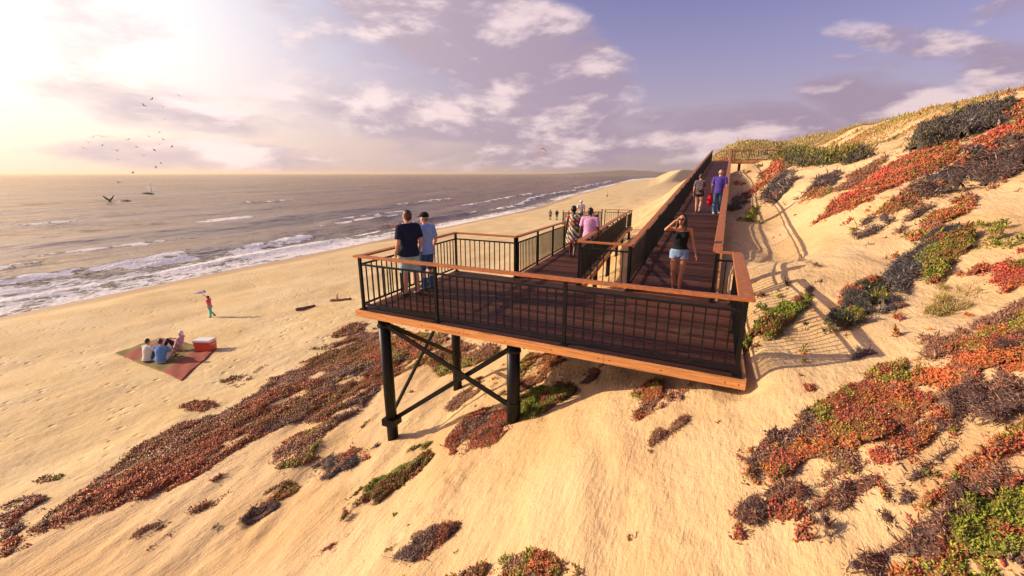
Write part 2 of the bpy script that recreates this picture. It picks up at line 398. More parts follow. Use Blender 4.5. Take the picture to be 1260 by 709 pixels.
while sl[-1] > -16000: sl.append(sl[-1]-d); d = .22+.03*max(0, -sl[-1]-5)+(0 if sl[-1] > -600 else -sl[-1]*.05)
X, Y, Fq = grid(np.array(sx), np.array(sl[:0:-1]+sy))
U = X-shore_shift(np.clip(Y, -100, 700))
fade = np.exp(-np.clip(-U-60, 0, None)/220)
Z = (np.sin(U*.62+2.5*fbm(U*.05, Y*.05, 41, 2)+.03*Y)*.17+np.sin(U*.33+4*fbm(U*.03, Y*.03, 43, 2)-.02*Y)*.26)*fade*sstep(-38.5, -47, U)
Z = Z+np.sin(U*.165+3*fbm(U*.012, Y*.012, 47, 2)+.012*Y)*.38*np.exp(-np.clip(-U-60, 0, None)/600)*sstep(-52, -75, U)
Z = Z+(fbm(U*.5, Y*.22, 45, 3)-.5)*.35*fade*sstep(-39, -48, U)
foam = np.zeros_like(Z)
def breaker(sc, t0, t1, A, w, fo, seed, soft=4):
    global Z, foam
    env = sstep(t0-soft, t0+soft, Y)*(1-sstep(t1-soft, t1+soft, Y))
    cs = sc+2.4*(fbm(Y*.06, Y*0, seed, 3)-.5)*2+.8*(fbm(Y*.5, Y*0, seed+1, 3)-.5)
    x = U-cs
    lump = .65+.7*fbm(Y*.35, U*.2, seed+3, 2)
    prof = np.where(x > 0, np.exp(-(x/(w*.75))**2), np.exp(-(x/(w*1.7))**2))
    Z = Z+A*env*prof*lump
    fm = np.where(x > 0, np.exp(-(x/(w*1.0))**2), np.exp(-(x/(w*.45))**2))
    foam = np.maximum(foam, fo*env*fm*(.10+1.7*fbm(Y*.7, U*.8, seed+5, 4)))
breaker(-49.8, 31, 44, .20, 1.9, 1.25, 51, 2)
breaker(-51.0, 2, 29, .30, 2.0, .95, 53); breaker(-50.0, 21.0, 28.0, .12, 1.4, 1.2, 54, 1.2)
breaker(-47.5, -10, 12, .55, 1.8, .9, 55); breaker(-48, 46, 90, .55, 1.6, .55, 57, 6)
breaker(-55, 50, 75, .5, 1.6, .8, 59, 5); breaker(-82, 47, 58, .2, 2.6, 1.25, 61, 1.5); breaker(-64, 60, 85, .5, 2, .75, 63, 4)
breaker(-46.5, 90, 220, .6, 1.7, .9, 65, 8); breaker(-58, 95, 180, .5, 2, .8, 67, 8); breaker(-52, 230, 500, .8, 2.6, .9, 69, 20)
breaker(-75, 90, 130, .5, 2.2, .8, 71, 6); breaker(-120, 80, 100, .5, 3, .75, 73, 4); breaker(-58, -5, 20, .25, 1.6, .8, 85, 3); breaker(-66, 20, 40, .25, 2.0, .8, 87, 4); breaker(-105, 30, 42, .3, 2.4, .9, 89, 2); breaker(-74, 8, 18, .25, 2.0, .85, 91, 2)
breaker(-43.5, -20, 60, .22, 1.3, .75, 75)
zone = sstep(-53.5, -47, U+1.5*np.sin(Y*.2))*(1-sstep(30, 48, Y))*.76+sstep(-46.5, -41.5, U)*.66*sstep(26, 46, Y)
zone = np.maximum(zone, sstep(-66, -50, U)*sstep(30, 50, Y)*(1-sstep(80, 110, Y))*.40)
zone = np.maximum(zone, sstep(-43, -40, U)*.74)
zone = np.maximum(zone, .33*sstep(.60, .74, fbm(U*.035, Y*.016, 79, 3))*sstep(-260, -90, U)*sstep(-60, -75, U))
foam = np.maximum(foam, zone*(.72+.5*fbm(U*.13, Y*.06, 77, 3)))
Z = Z+.06*sstep(-41.5, -38.5, U)*(fbm(Y*.12, Y*0, 81, 3)-.2)*2
shal = sstep(-62, -41, U)*(.45+.75*fbm(U*.12, Y*.05, 83, 3))
npmesh('sea', np.stack([X, Y, Z], -1).reshape(-1, 3), Fq, M['sea'], smooth=True,
       attrs={'foam': np.clip(foam, 0, .86).ravel(), 'shallow': np.clip(shal, 0, 1).ravel()})['kind'] = 'structure'

# far headland across the bay
def headland():
    a = np.linspace(0, 1, 260); b = np.linspace(0, 1, 24)
    A, B, Fq = grid(a, b)
    sx = -1500+A*2300; ty = 3300-A*1500
    H = (12+95*fbm(A*6, A*0, 91, 4)*.6*sstep(0, .35, A))*sstep(0, .05, A)*(.4+.9*A)
    H = H*np.sin(PI*np.clip(B, 0, 1))**.7*(.8+.4*fbm(A*30, B*5, 93, 3))
    V = np.stack([sx+B*200, ty+B*1400, H-2], -1).reshape(-1, 3)
    m = mat('far_hill_ground', (.10, .08, .07), .95, noise=(.01, .4))
    npmesh('hills', V, Fq, m, smooth=True)['kind'] = 'structure'
headland()

# ------------------------------------------------------------------ boardwalk
def lerp(a, b, u): return tuple(x+(y-x)*u for x, y in zip(a, b))
PLC = (.076, .030, .017)
def planks(mb, LA, LB, RA, RB, w=.14, gap=.012, th=.035):
    # boards laid across, from the left edge LA..LB to the right edge RA..RB (z = top of deck)
    n = max(1, int(round((Vector(LB)-Vector(LA)).length/(w+gap))))
    for i in range(n):
        u0 = (i+.045)/n; u1 = (i+.955)/n
        jit = random.uniform(-.0018, .0018); f = random.choice((.6, .8, .95, 1.1, 1.3, 1.6))*random.uniform(.85, 1.15); tint = random.uniform(.9, 1.12)
        col = (PLC[0]*f*tint, PLC[1]*f, PLC[2]*f)
        a, b, c, d = lerp(LA, LB, u0), lerp(RA, RB, u0), lerp(RA, RB, u1), lerp(LA, LB, u1)
        vs = [(p[0], p[1], p[2]-th) for p in (a, b, c, d)]+[(p[0], p[1], p[2]+jit) for p in (a, b, c, d)]
        mb.add(vs, [(3, 2, 1, 0), (4, 5, 6, 7), (0, 1, 5, 4), (1, 2, 6, 5), (2, 3, 7, 6), (3, 0, 4, 7)], col)
def railing(thing, A, B, posts=None, spacing=2.2, H=1.05, capw=.135, cz=0., inset=.0, cap_ext=(.0, .0), first=True, last=True):
    A = Vector(A); B = Vector(B); L = (B-A).length; d = (B-A)/L
    fl = Vector((d.x, d.y, 0)).normalized()
    if posts is None:
        n = max(1, int(math.ceil(L/spacing))); posts = [i/n for i in range(n+1)]
    mb = MB(); up = Vector((0, 0, 1))
    for z, w, h in ((.10, .03, .035), (H-.155, .03, .035)): mb.beam(A+up*z, B+up*z, w, h)
    for u0, u1 in zip(posts[:-1], posts[1:]):
        seg = (u1-u0)*L; k = max(1, int(round(seg/.15)))
        for i in range(1, k):
            p = A+(B-A)*(u0+(u1-u0)*i/k)
            mb.beam(p+up*.115, p+up*(H-.17), .02, .02, up=fl)
    pan = part('railing', mb, M['steel'], thing)
    for i, u in enumerate(posts):
        if (i == 0 and not first) or (i == len(posts)-1 and not last): continue
        p = A+(B-A)*u; q = MB()
        q.beam(p-up*.02, p+up*(H-.012), .052, .052, up=fl); q.beam(p+up*.0, p+up*.014, .11, .11, up=fl)
        part('post', q, M['steel'], pan)
    c = MB(); a = A-d*cap_ext[0]+up*(H+.006+cz); b = B+d*cap_ext[1]+up*(H+.006+cz)
    side = d.cross(up).normalized()
    w = capw/2; t = .018; e = .006
    prof = [(-w, -t), (w, -t), (w, t-e), (w-e, t), (-w+e, t), (-w, t-e)]
    vs = [p+side*x+up*z for p in (a, b) for x, z in prof]
    c.add(vs, [(5, 4, 3, 2, 1, 0), (6, 7, 8, 9, 10, 11)]+[(i, (i+1) % 6, (i+1) % 6+6, i+6) for i in range(6)])
    part('handrail', c, M['cap'], pan)
    return pan
def zdeck(p, z=DECK): return (p[0], p[1], z)
def gz(s, t): return float(ground(s, t))

FL, FR, BR, BL = (-6.08, 6.20), (.66, 5.93), (.72, 9.62), (-6.16, 10.02)
pf = empty('viewing_platform', (-2.7, 8, DECK), 'wooden viewing deck on black steel posts jutting out over the sand dune', 'platform')
mb = MB(); planks(mb, zdeck(FL), zdeck(BL), zdeck(FR), zdeck(BR)); part('deck', mb, M['plank'], pf, color=True)
fz = DECK-.06-.012
mb = MB()
o = .028
for u0, u1 in ((-.007, .3655), (.3662, .73), (.7307, 1.007)):
    mb = MB(); mb.beam(lerp((FL[0], FL[1]-o, fz), (FR[0], FR[1]-o, fz), u0), lerp((FL[0], FL[1]-o, fz), (FR[0], FR[1]-o, fz), u1), .05, .126)
    for q in (u0+.012, u0+.12, u0+.24, u1-.012):
        p = lerp((FL[0], FL[1]-o-.024, fz), (FR[0], FR[1]-o-.024, fz), q); mb.tube([(p[0], p[1]+.004, p[2]), (p[0], p[1]-.004, p[2])], .009, 8, mi=1)
    part('front_fascia_board', mb, [M['fascia'], M['steel']], pf)
mb = MB(); mb.beam((FL[0]-o, FL[1]+.001, fz), (BL[0]-o, BL[1], fz), .05, .122); part('side_fascia_board', mb, M['fascia'], pf)
mb = MB(); mb.beam((FR[0]+o, FR[1]+.001, fz), (BR[0]+o, BR[1], fz), .05, .122); part('side_fascia_board', mb, M['fascia'], pf)
mb = MB(); mb.beam((BL[0], BL[1]+.03, fz), (BR[0], BR[1]+.03, fz), .05, .119); part('back_fascia_board', mb, M['fascia'], pf)
for s0 in (-5.55, -2.65, .25):      # steel beams under the boards
    mb = MB(); mb.beam((s0, 6.32, DECK-.15), (s0, 9.75, DECK-.15), .10, .22); part('beam', mb, M['steel'], pf)
mb = MB()
for t0 in np.linspace(6.5, 9.6, 6): mb.beam((-6.0, t0, DECK-.10), (.6, t0, DECK-.10), .05, .12)
part('joists', mb, M['steel'], pf)
PF = {'fl': (-5.62, 6.36), 'fr': (-2.76, 6.26), 'bl': (-5.45, 8.75), 'br': (-2.45, 9.0)}
for k, (s0, t0) in PF.items():
    g0 = gz(s0, t0); mb = MB(); r = .115
    mb.tube([(s0, t0, g0-.5), (s0, t0, DECK-.09)], r, 20)
    po = part('support_post', mb, M['steel_grey'] if k == 'xx' else M['steel'], pf)
    for f_ in po.data.polygons: f_.use_smooth = len(f_.vertices) == 4
    zc = g0+(.42 if k == 'fl' else .95 if k == 'bl' else .30)
    if k == 'fl': mb = MB(); mb.box((s0, t0, zc), (.29, .29, .15)); part('bracket', mb, M['steel'], po)
    elif k != 'br':
        mb = MB(); mb.tube([(s0, t0, zc-.09), (s0, t0, zc+.09)], r+.012, 20); part('collar', mb, M['steel'], po)
    mb = MB(); mb.tube([(s0, t0, DECK-.34), (s0, t0, DECK-.30)], r+.02, 20); part('cap_plate', mb, M['steel'], po)
def brace(a, za, b, zb, off=0.):
    (s0, t0), (s1, t1) = PF[a], PF[b]; mb = MB()
    n = Vector((s1-s0, t1-t0, 0)).normalized().cross(Vector((0, 0, 1)))*off
    mb.beam(Vector((s0, t0, za))+n, Vector((s1, t1, zb))+n, .03, .09); part('cross_brace', mb, M['steel'], pf)
gl = gz(*PF['fl'])+.42; gr = gz(*PF['fr'])+.30; gb = gz(*PF['bl'])+.95; top = DECK-.26
brace('fl', top, 'fr', gr, .045); brace('fl', gl, 'fr', top, -.045)
brace('fl', top-.02, 'bl', gb, .045); brace('fl', gl+.05, 'bl', top, -.045)

i_ = .07
A, B = (FL[0]+.06, FL[1]+.08, DECK), (FR[0]-.07, FR[1]+.08, DECK)
railing(pf, A, B, posts=[0, .268, .634, 1], capw=.14, cap_ext=(.10, .08))
A2, B2 = (FL[0]+.06, FL[1]+.08, DECK), (BL[0]+.06, BL[1]-.06, DECK)
railing(pf, A2, B2, posts=[0, .34, 1], cz=.003, cap_ext=(-.03, .06), first=False)
railing(pf, (BL[0]+.06, BL[1]-.06, DECK), (-4.33, 9.92, DECK), posts=[0, 1], cap_ext=(.0, .05), first=False)
railing(pf, (-2.62, 9.84, DECK), (-1.47, 9.78, DECK), posts=[0, 1], cap_ext=(.05, .05))
railing(pf, (FR[0]-.07, FR[1]+.08, DECK), (BR[0]-.06, BR[1]-.07, DECK), posts=[0, .5, 1], cz=.003, capw=.19, cap_ext=(.05, .05), first=False)
railing(pf, (BR[0]-.06, BR[1]-.07, DECK), (.30, 9.57, DECK), posts=[0, 1], cz=.006, cap_ext=(-.05, .04), first=False)

def ramp(name, label, LA, RA, LB, RB, cat='ramp', left=True, right=True, posts_at=(), sp=2.2, lw=.13, rw=.16):
    th = empty(name, lerp(LA, RA, .5), label, cat, 'boardwalk ramps of the lookout')
    mb = MB(); planks(mb, LA, LB, RA, RB); part('deck', mb, M['plank'], th, color=True)
    for a, b, sg in ((LA, LB, -1), (RA, RB, 1)):
        d = (Vector(b)-Vector(a)).normalized(); side = d.cross(Vector((0, 0, 1))).normalized()*sg
        if side.dot(Vector(lerp(LA, RA, .5))-Vector(a)) > 0: side = -side
        mb = MB(); mb.beam(Vector(a)+side*.03+Vector((0, 0, -.085)), Vector(b)+side*.03+Vector((0, 0, -.085)), .05, .16)
        part('stringer', mb, M['fascia'], th)
    ins = .05
    la, lb, ra, rb = lerp(LA, RA, .035), lerp(LB, RB, .035), lerp(RA, LA, .035), lerp(RB, LB, .035)
    if left: railing(th, la, lb, spacing=sp, capw=lw)
    if right: railing(th, ra, rb, spacing=sp, capw=rw)
    for u in posts_at:
        for e0, e1 in ((LA, LB), (RA, RB)):
            p = lerp(lerp(e0, e1, u), lerp(LA if e0 is RA else RA, LB if e0 is RA else RB, u), .1); g0 = gz(p[0], p[1])
            if p[2]-.2-g0 > .12:
                mb = MB(); mb.tube([(p[0], p[1], g0-.4), (p[0], p[1], p[2]-.17)], .08, 14); part('support_post', mb, M['steel'], th, smooth=False)
    return th
def zu(t): return float(ramp_up_z(t))+CZ
def zd(t): return float(ramp_down_z(t))+CZ
ramp('boardwalk_ramp', 'long straight boardwalk ramp climbing from the deck to the top of the dune', (-1.52, 9.86, DECK), (.36, 9.66, DECK), (-.10, 50.2, zu(50.2)), (1.74, 50.2, zu(50.2)),
     posts_at=[i/12+.02 for i in range(12)])
ramp('boardwalk_ramp', 'narrow boardwalk ramp sloping down from the back of the deck towards the beach', (-4.36, 9.98, DECK), (-2.58, 9.88, DECK), (-6.0, 26.2, zd(26.2)), (-4.22, 26.2, zd(26.2)), posts_at=[.03, .25, .5, .75, .97])
# landing at the foot of the lower ramp and the run that turns seaward
zl = zd(26.2)-.004
lw_ = empty('boardwalk_landing', (-5.1, 27, zl), 'small railed landing where the lower ramp turns towards the sea', 'landing')
mb = MB(); planks(mb, (-6.05, 26.22, zl), (-6.05, 28.0, zl), (-4.18, 26.22, zl), (-4.18, 28.0, zl)); part('deck', mb, M['plank'], lw_, color=True)
mb = MB(); mb.beam((-6.05, 28.03, zl-.085), (-4.18, 28.03, zl-.085), .05, .16); mb.beam((-4.15, 26.22, zl-.085), (-4.15, 28.05, zl-.085), .05, .157); part('fascia_board', mb, M['fascia'], lw_)
railing(lw_, (-4.24, 26.3, zl), (-4.24, 27.93, zl), posts=[0, 1], first=False); railing(lw_, (-4.24, 27.93, zl), (-5.9, 27.93, zl), posts=[0, .5, 1], cz=.003, first=False)
for p in ((-4.3, 27.8), (-5.9, 27.8)):
    mb = MB(); mb.tube([(p[0], p[1], gz(*p)-.4), (p[0], p[1], zl-.17)], .08, 14); part('support_post', mb, M['steel'], lw_)
ramp('boardwalk_ramp', 'short far boardwalk run turning off seaward from the lower landing', (-7.1, 26.6, zl), (-6.07, 28.0, zl), (-9.5, 30.3, zl-.34), (-8.3, 31.6, zl-.34), posts_at=[.1, .5, .95])
# landing at the top
zt = zu(50.2)+.004
tl = empty('boardwalk_landing', (3, 51, zt), 'level railed walkway at the top of the long ramp running inland to the dune', 'landing')
mb = MB(); planks(mb, (-.12, 52.1, zt), (6.4, 52.1, zt), (-.12, 50.24, zt), (6.4, 50.24, zt)); part('deck', mb, M['plank'], tl, color=True)
mb = MB(); mb.beam((-.12, 52.13, zt-.09), (6.4, 52.13, zt-.12), .05, .24); mb.beam((1.8, 50.2, zt-.09), (6.4, 50.2, zt-.12), .05, .242); part('fascia_board', mb, M['fascia'], tl)
railing(tl, (-.06, 52.05, zt), (6.4, 52.05, zt), capw=.22, H=1.12); railing(tl, (1.8, 50.3, zt), (6.4, 50.3, zt), cz=.003, capw=.22, H=1.12); railing(tl, (-.06, 50.3, zt), (-.06, 52.05, zt), posts=[0, 1], cz=.006, last=False)
mb = MB(); mb.beam((-.1, 51.2, zt-.16), (6.3, 51.2, zt-.16), .12, .2); part('beam', mb, M['steel'], tl)
for s0 in (.2, 2.6, 4.6):
    for t0 in (50.45, 51.9):
        mb = MB(); mb.tube([(s0, t0, gz(s0, t0)-.4), (s0, t0, zt-.17)], .09, 12); part('support_post', mb, M['steel'], tl)

# ------------------------------------------------------------------ plants on the dune
KIND = {   # colours (linear), shares, length, thickness, upright 0..1
 'red':    ([(.48, .092, .052), (.42, .13, .055), (.33, .065, .045), (.31, .14, .05), (.18, .07, .045)], [.36, .26, .16, .14, .08], 1.1, .42, .55),
 'orange': ([(.54, .14, .045), (.46, .18, .05), (.34, .17, .045), (.42, .07, .04), (.22, .09, .05)], [.34, .24, .2, .14, .08], 1.1, .42, .55),
 'mix':    ([(.38, .13, .04), (.24, .18, .035), (.16, .16, .03), (.42, .08, .04), (.15, .08, .04)], [.25, .25, .22, .16, .12], 1.1, .42, .55),
 'green':  ([(.23, .27, .03), (.32, .33, .045), (.13, .17, .025), (.34, .25, .05), (.30, .10, .04)], [.34, .3, .18, .1, .08], 1.2, .42, .85),
 'brown':  ([(.34, .105, .04), (.42, .12, .04), (.25, .10, .045), (.28, .16, .05), (.48, .085, .04), (.18, .075, .04)], [.28, .2, .2, .12, .1, .1], 1.0, .38, .55),
 'dark':   ([(.13, .072, .058), (.19, .105, .08), (.075, .045, .040), (.30, .19, .14), (.16, .085, .06)], [.32, .26, .2, .16, .06], 1.9, .13, .20),
 'grey':   ([(.095, .083, .083), (.15, .13, .125), (.058, .052, .054), (.26, .22, .20), (.13, .085, .06)], [.32, .26, .2, .16, .06], 1.9, .13, .22),
 'purple': ([(.32, .15, .095), (.38, .20, .12), (.22, .105, .075), (.44, .25, .14)], [.35, .25, .2, .2], 1.6, .2, .35),
 'shrub':  ([(.055, .058, .034), (.095, .085, .045), (.034, .036, .025), (.15, .12, .06)], [.34, .26, .24, .16], 1.5, .2, .7),
 'straw':  ([(.46, .34, .13), (.38, .29, .10), (.50, .38, .17), (.30, .23, .08)], [.35, .25, .2, .2], 2.6, .07, .8),
 'meadow': ([(.42, .32, .075), (.33, .29, .06), (.48, .34, .10), (.42, .20, .06), (.26, .23, .05)], [.34, .26, .16, .14, .1], 1.2, .30, .65),
}
ALT = {'red': [('mix', .60), ('orange', .54)], 'orange': [('green', .61), ('red', .56), ('dark', .67)], 'mix': [('green', .54), ('orange', .56), ('purple', .63)], 'green': [('red', .70)],
 'brown': [('orange', .55), ('mix', .57), ('purple', .62), ('dark', .62)], 'dark': [('purple', .56), ('brown', .62)], 'grey': [('dark', .54), ('purple', .60)], 'purple': [('mix', .60)], 'shrub': [('grey', .58), ('green', .66)], 'straw': [('meadow', .58)],
 'meadow': [('orange', .62), ('green', .60), ('straw', .56)]}
def inpoly(px, py, poly):
    c = np.zeros(px.shape, bool); n = len(poly)
    for i in range(n):
        x0, y0 = poly[i]; x1, y1 = poly[(i+1) % n]
        if y0 == y1: continue
        m = ((y0 > py) != (y1 > py)) & (px < (x1-x0)*(py-y0)/(y1-y0)+x0)
        c ^= m
    return c
def leaves(name, P, N, kind, L, label=None, seed=0, mound=None, cat='ground plant', group=None, base=None):
    """P points on the ground, one small solid leaf or twig at each"""
    cols, wt, lf, th, upr = KIND[kind]
    rng = np.random.default_rng(seed+5); n = len(P)
    if n == 0: return None
    cl = fbm(P[:, 0]*1.3/np.maximum(L, .04)*.06, P[:, 1]*1.0/np.maximum(L, .04)*.06, seed+100, 2)   # clumps share a colour
    cw = np.cumsum(np.array(wt)/sum(wt)); u = np.clip((cl-.5)*2.3+.5, 0, 1)*.62+rng.random(n)*.38
    u = np.clip((u-.12)/.76, 0, .999)
    ci = np.searchsorted(cw, u); C = np.array(cols)[np.clip(ci, 0, len(cols)-1)]
    al = ALT[kind]; sz = max(1.5, float(np.ptp(P[:, :2], 0).max()))
    for q, (ak, th_) in enumerate(al):      # drifts of another colour through the mat
        f = fbm(P[:, 0]*7/sz, P[:, 1]*4.5/sz, seed+300+31*q, 4)+rng.normal(0, .035, n)
        ac = np.array(KIND[ak][0]); pick_ = rng.integers(0, len(ac), n); C = np.where((f > th_)[:, None], ac[pick_], C)
    C = C*(rng.uniform(.62, 1.38, (n, 1)))*(1.22 if kind in ('red', 'orange', 'mix', 'brown') else 1.)
    az = rng.random(n)*2*PI
    if kind in ('dark', 'grey', 'purple', 'straw', 'shrub'): az = np.where(rng.random(n) < .6, PI/2+rng.normal(0, .55, n)+(rng.random(n) < .5)*PI, az)
    el = np.clip(rng.normal(upr*1.1, .38, n), .02, 1.5)
    ln = L*lf*np.exp(rng.normal(-.08, .36, n))*(.75+.6*fbm(P[:, 0]*1.7, P[:, 1]*1.7, seed+77, 2))
    D = np.stack([np.cos(az)*np.cos(el), np.sin(az)*np.cos(el), np.sin(el)], -1)
    S = np.stack([-np.sin(az), np.cos(az), 0*az], -1); T = np.cross(D, S)
    w = (ln*th*rng.uniform(.7, 1.3, n))[:, None]*.5
    root = P.copy(); root[:, 2] += (mound if mound is not None else 0)-.01
    mid = root+D*(ln*.5)[:, None]
    bend = np.stack([rng.normal(0, .25, n), rng.normal(0, .25, n), rng.normal(-.05, .2, n)], -1)*ln[:, None]*.5
    tip = root+D*ln[:, None]+bend
    V = np.stack([root, mid+S*w, mid-S*w*.6+T*w*.8, mid-S*w*.6-T*w*.8, tip], 1).reshape(-1, 3)
    i = np.arange(n)*5
    Fq = np.concatenate([np.stack([i+a, i+b, i+c], -1) for a, b, c in ((0, 2, 1), (0, 3, 2), (0, 1, 3), (1, 2, 4), (2, 3, 4), (3, 1, 4))])
    col = np.repeat(C, 5, 0)
    base0 = np.array([P[:, 0].mean(), P[:, 1].mean(), P[:, 2].min()])
    if base is not None and len(base[1]):
        used = np.unique(base[1]); re = np.zeros(len(base[0]), int); re[used] = np.arange(len(used)); q = re[base[1]]+len(V)
        V = np.concatenate([V, base[0][used]]); col = np.concatenate([col, base[2][used]])
        Fq = np.concatenate([Fq, q[:, [0, 1, 2]], q[:, [0, 2, 3]]])
    o = npmesh(name, V-base0, Fq, M['leaf'], col=col); o.location = base0
    if label: tag(o, label, cat, group)
    return o
def patch(name, kind, poly, label, cover=.9, hgt=.07, rough=.28, extra=(), seed=None, cat='ground plant', scale=1.):
    """a mat of plants whose outline was surveyed in the photograph and laid on the dune: a low mound with leaves all over it"""
    seed = seed if seed is not None else (abs(hash_str(label)) % 9999)
    W = [on_ground(*p) for p in poly]; W = np.array([p for p in W if p is not None])
    if len(W) < 3: print('patch lost', label); return
    lo = W[:, :2].min(0); hi = W[:, :2].max(0); c = W[:, :2].mean(0); d = float(np.hypot(*c))
    L = float(np.clip(.0033*d, .023, .13))*scale
    ext = .22*(hi-lo)+.08; lo = lo-ext; hi = hi+ext
    st = max(L*.8, math.sqrt(np.prod(hi-lo)/60000)); nx, ny = int((hi[0]-lo[0])/st)+2, int((hi[1]-lo[1])/st)+2
    gx = lo[0]+np.arange(nx)*st; gy = lo[1]+np.arange(ny)*st; X, Y = np.meshgrid(gx, gy, indexing='ij')
    size = math.sqrt(np.prod(hi-lo))
    amp = rough*size*.75; f1 = 1.6/(rough*size+.05)
    wx = X+(fbm(X*f1, Y*f1*.7, seed, 5)-.5)*amp; wy = Y+(fbm(X*f1, Y*f1*.7, seed+9, 5)-.5)*amp
    m = inpoly(wx, wy, W[:, :2].tolist())
    gap = fbm(X*(1.5+4/size), Y*(.6+1.6/size), seed+3, 5)
    b = m.astype(float); pe = np.linalg.norm(np.roll(W[:, :2], -1, 0)-W[:, :2], axis=1).sum(); wd = 2*m.sum()*st*st/pe; nb = int(np.clip((.28*wd/st)**2, 2, 40))
    for _ in range(nb):
        p = np.pad(b, 1, mode='edge'); b = (p[:-2, 1:-1]+p[2:, 1:-1]+p[1:-1, :-2]+p[1:-1, 2:]+2*b)/6
    f2 = 5.5/(size+.6)*max(1., (size/2.5)**.5)
    rag = fbm(X*f2*1.9+Y*f2*.2, Y*f2*.55, seed+21, 5)*.62+fbm(X*f2*5, Y*f2*3, seed+23, 3)*.38
    b0 = b.copy(); m = ((b+(rag-.5)*1.5 > .30) & (gap > .59-cover*.27)).astype(float)
    b = m.copy()
    for _ in range(3):
        p = np.pad(b, 1, mode='edge'); b = (p[:-2, 1:-1]+p[2:, 1:-1]+p[1:-1, :-2]+p[1:-1, 2:]+2*b)/6
    Zg = ground(X, Y)
    lump = np.clip((fbm(X*2.4+X/size*3, Y*1.7+Y/size*2, seed+4, 4)-.26)*2.3, .08, 1.3)
    H = hgt*.75*sstep(.45, 1.0, b)*lump
    cols, wt = KIND[kind][0], KIND[kind][1]
    # mound
    ii = np.arange(nx*ny).reshape(nx, ny); keep = (b > .62); kq = keep[:-1, :-1] & keep[1:, :-1] & keep[1:, 1:] & keep[:-1, 1:]
    Fq = np.stack([ii[:-1, :-1], ii[1:, :-1], ii[1:, 1:], ii[:-1, 1:]], -1)[kq]
    rng = np.random.default_rng(seed)
    Vb = np.stack([X, Y, Zg+H*.72-.004+rng.normal(0, st*.10, X.shape)*(H > .01)], -1).reshape(-1, 3)
    tone = fbm(X*9, Y*6, seed+6, 3).ravel()[:, None]
    ca = np.array(cols[min(2, len(cols)-1)]); cb_ = np.array(cols[-1])
    Cb = (ca*tone+cb_*(1-tone))*rng.uniform(.55, 1.0, (len(Vb), 1))
    # leaves
    area = m.sum()*st*st; n = int(min((area+.16*b0.sum()*st*st)*5.0/L**2, 130000))
    pw = np.maximum(b**1.3*(b > .22), .16*sstep(.03, .5, b0)*(rag > .44)).ravel()
    idx = np.nonzero(pw > 0)[0]
    if len(idx) == 0: print('empty patch', label); return
    area = area
    pick = rng.choice(idx, n, p=pw[idx]/np.sum(pw[idx]))
    qx = X.ravel()[pick]+(rng.random(n)-.5)*st*1.2; qy = Y.ravel()[pick]+(rng.random(n)-.5)*st*1.2
    P = np.stack([qx, qy, Zg.ravel()[pick]], -1); mound = H.ravel()[pick]*rng.uniform(.6, 1.0, n)
    return leaves(name, P, None, kind, L, label, seed, mound, cat, base=(Vb, Fq, Cb))
def hash_str(s):
    h = 5381
    for ch in s: h = (h*33+ord(ch)) & 0x7fffffff
    return h

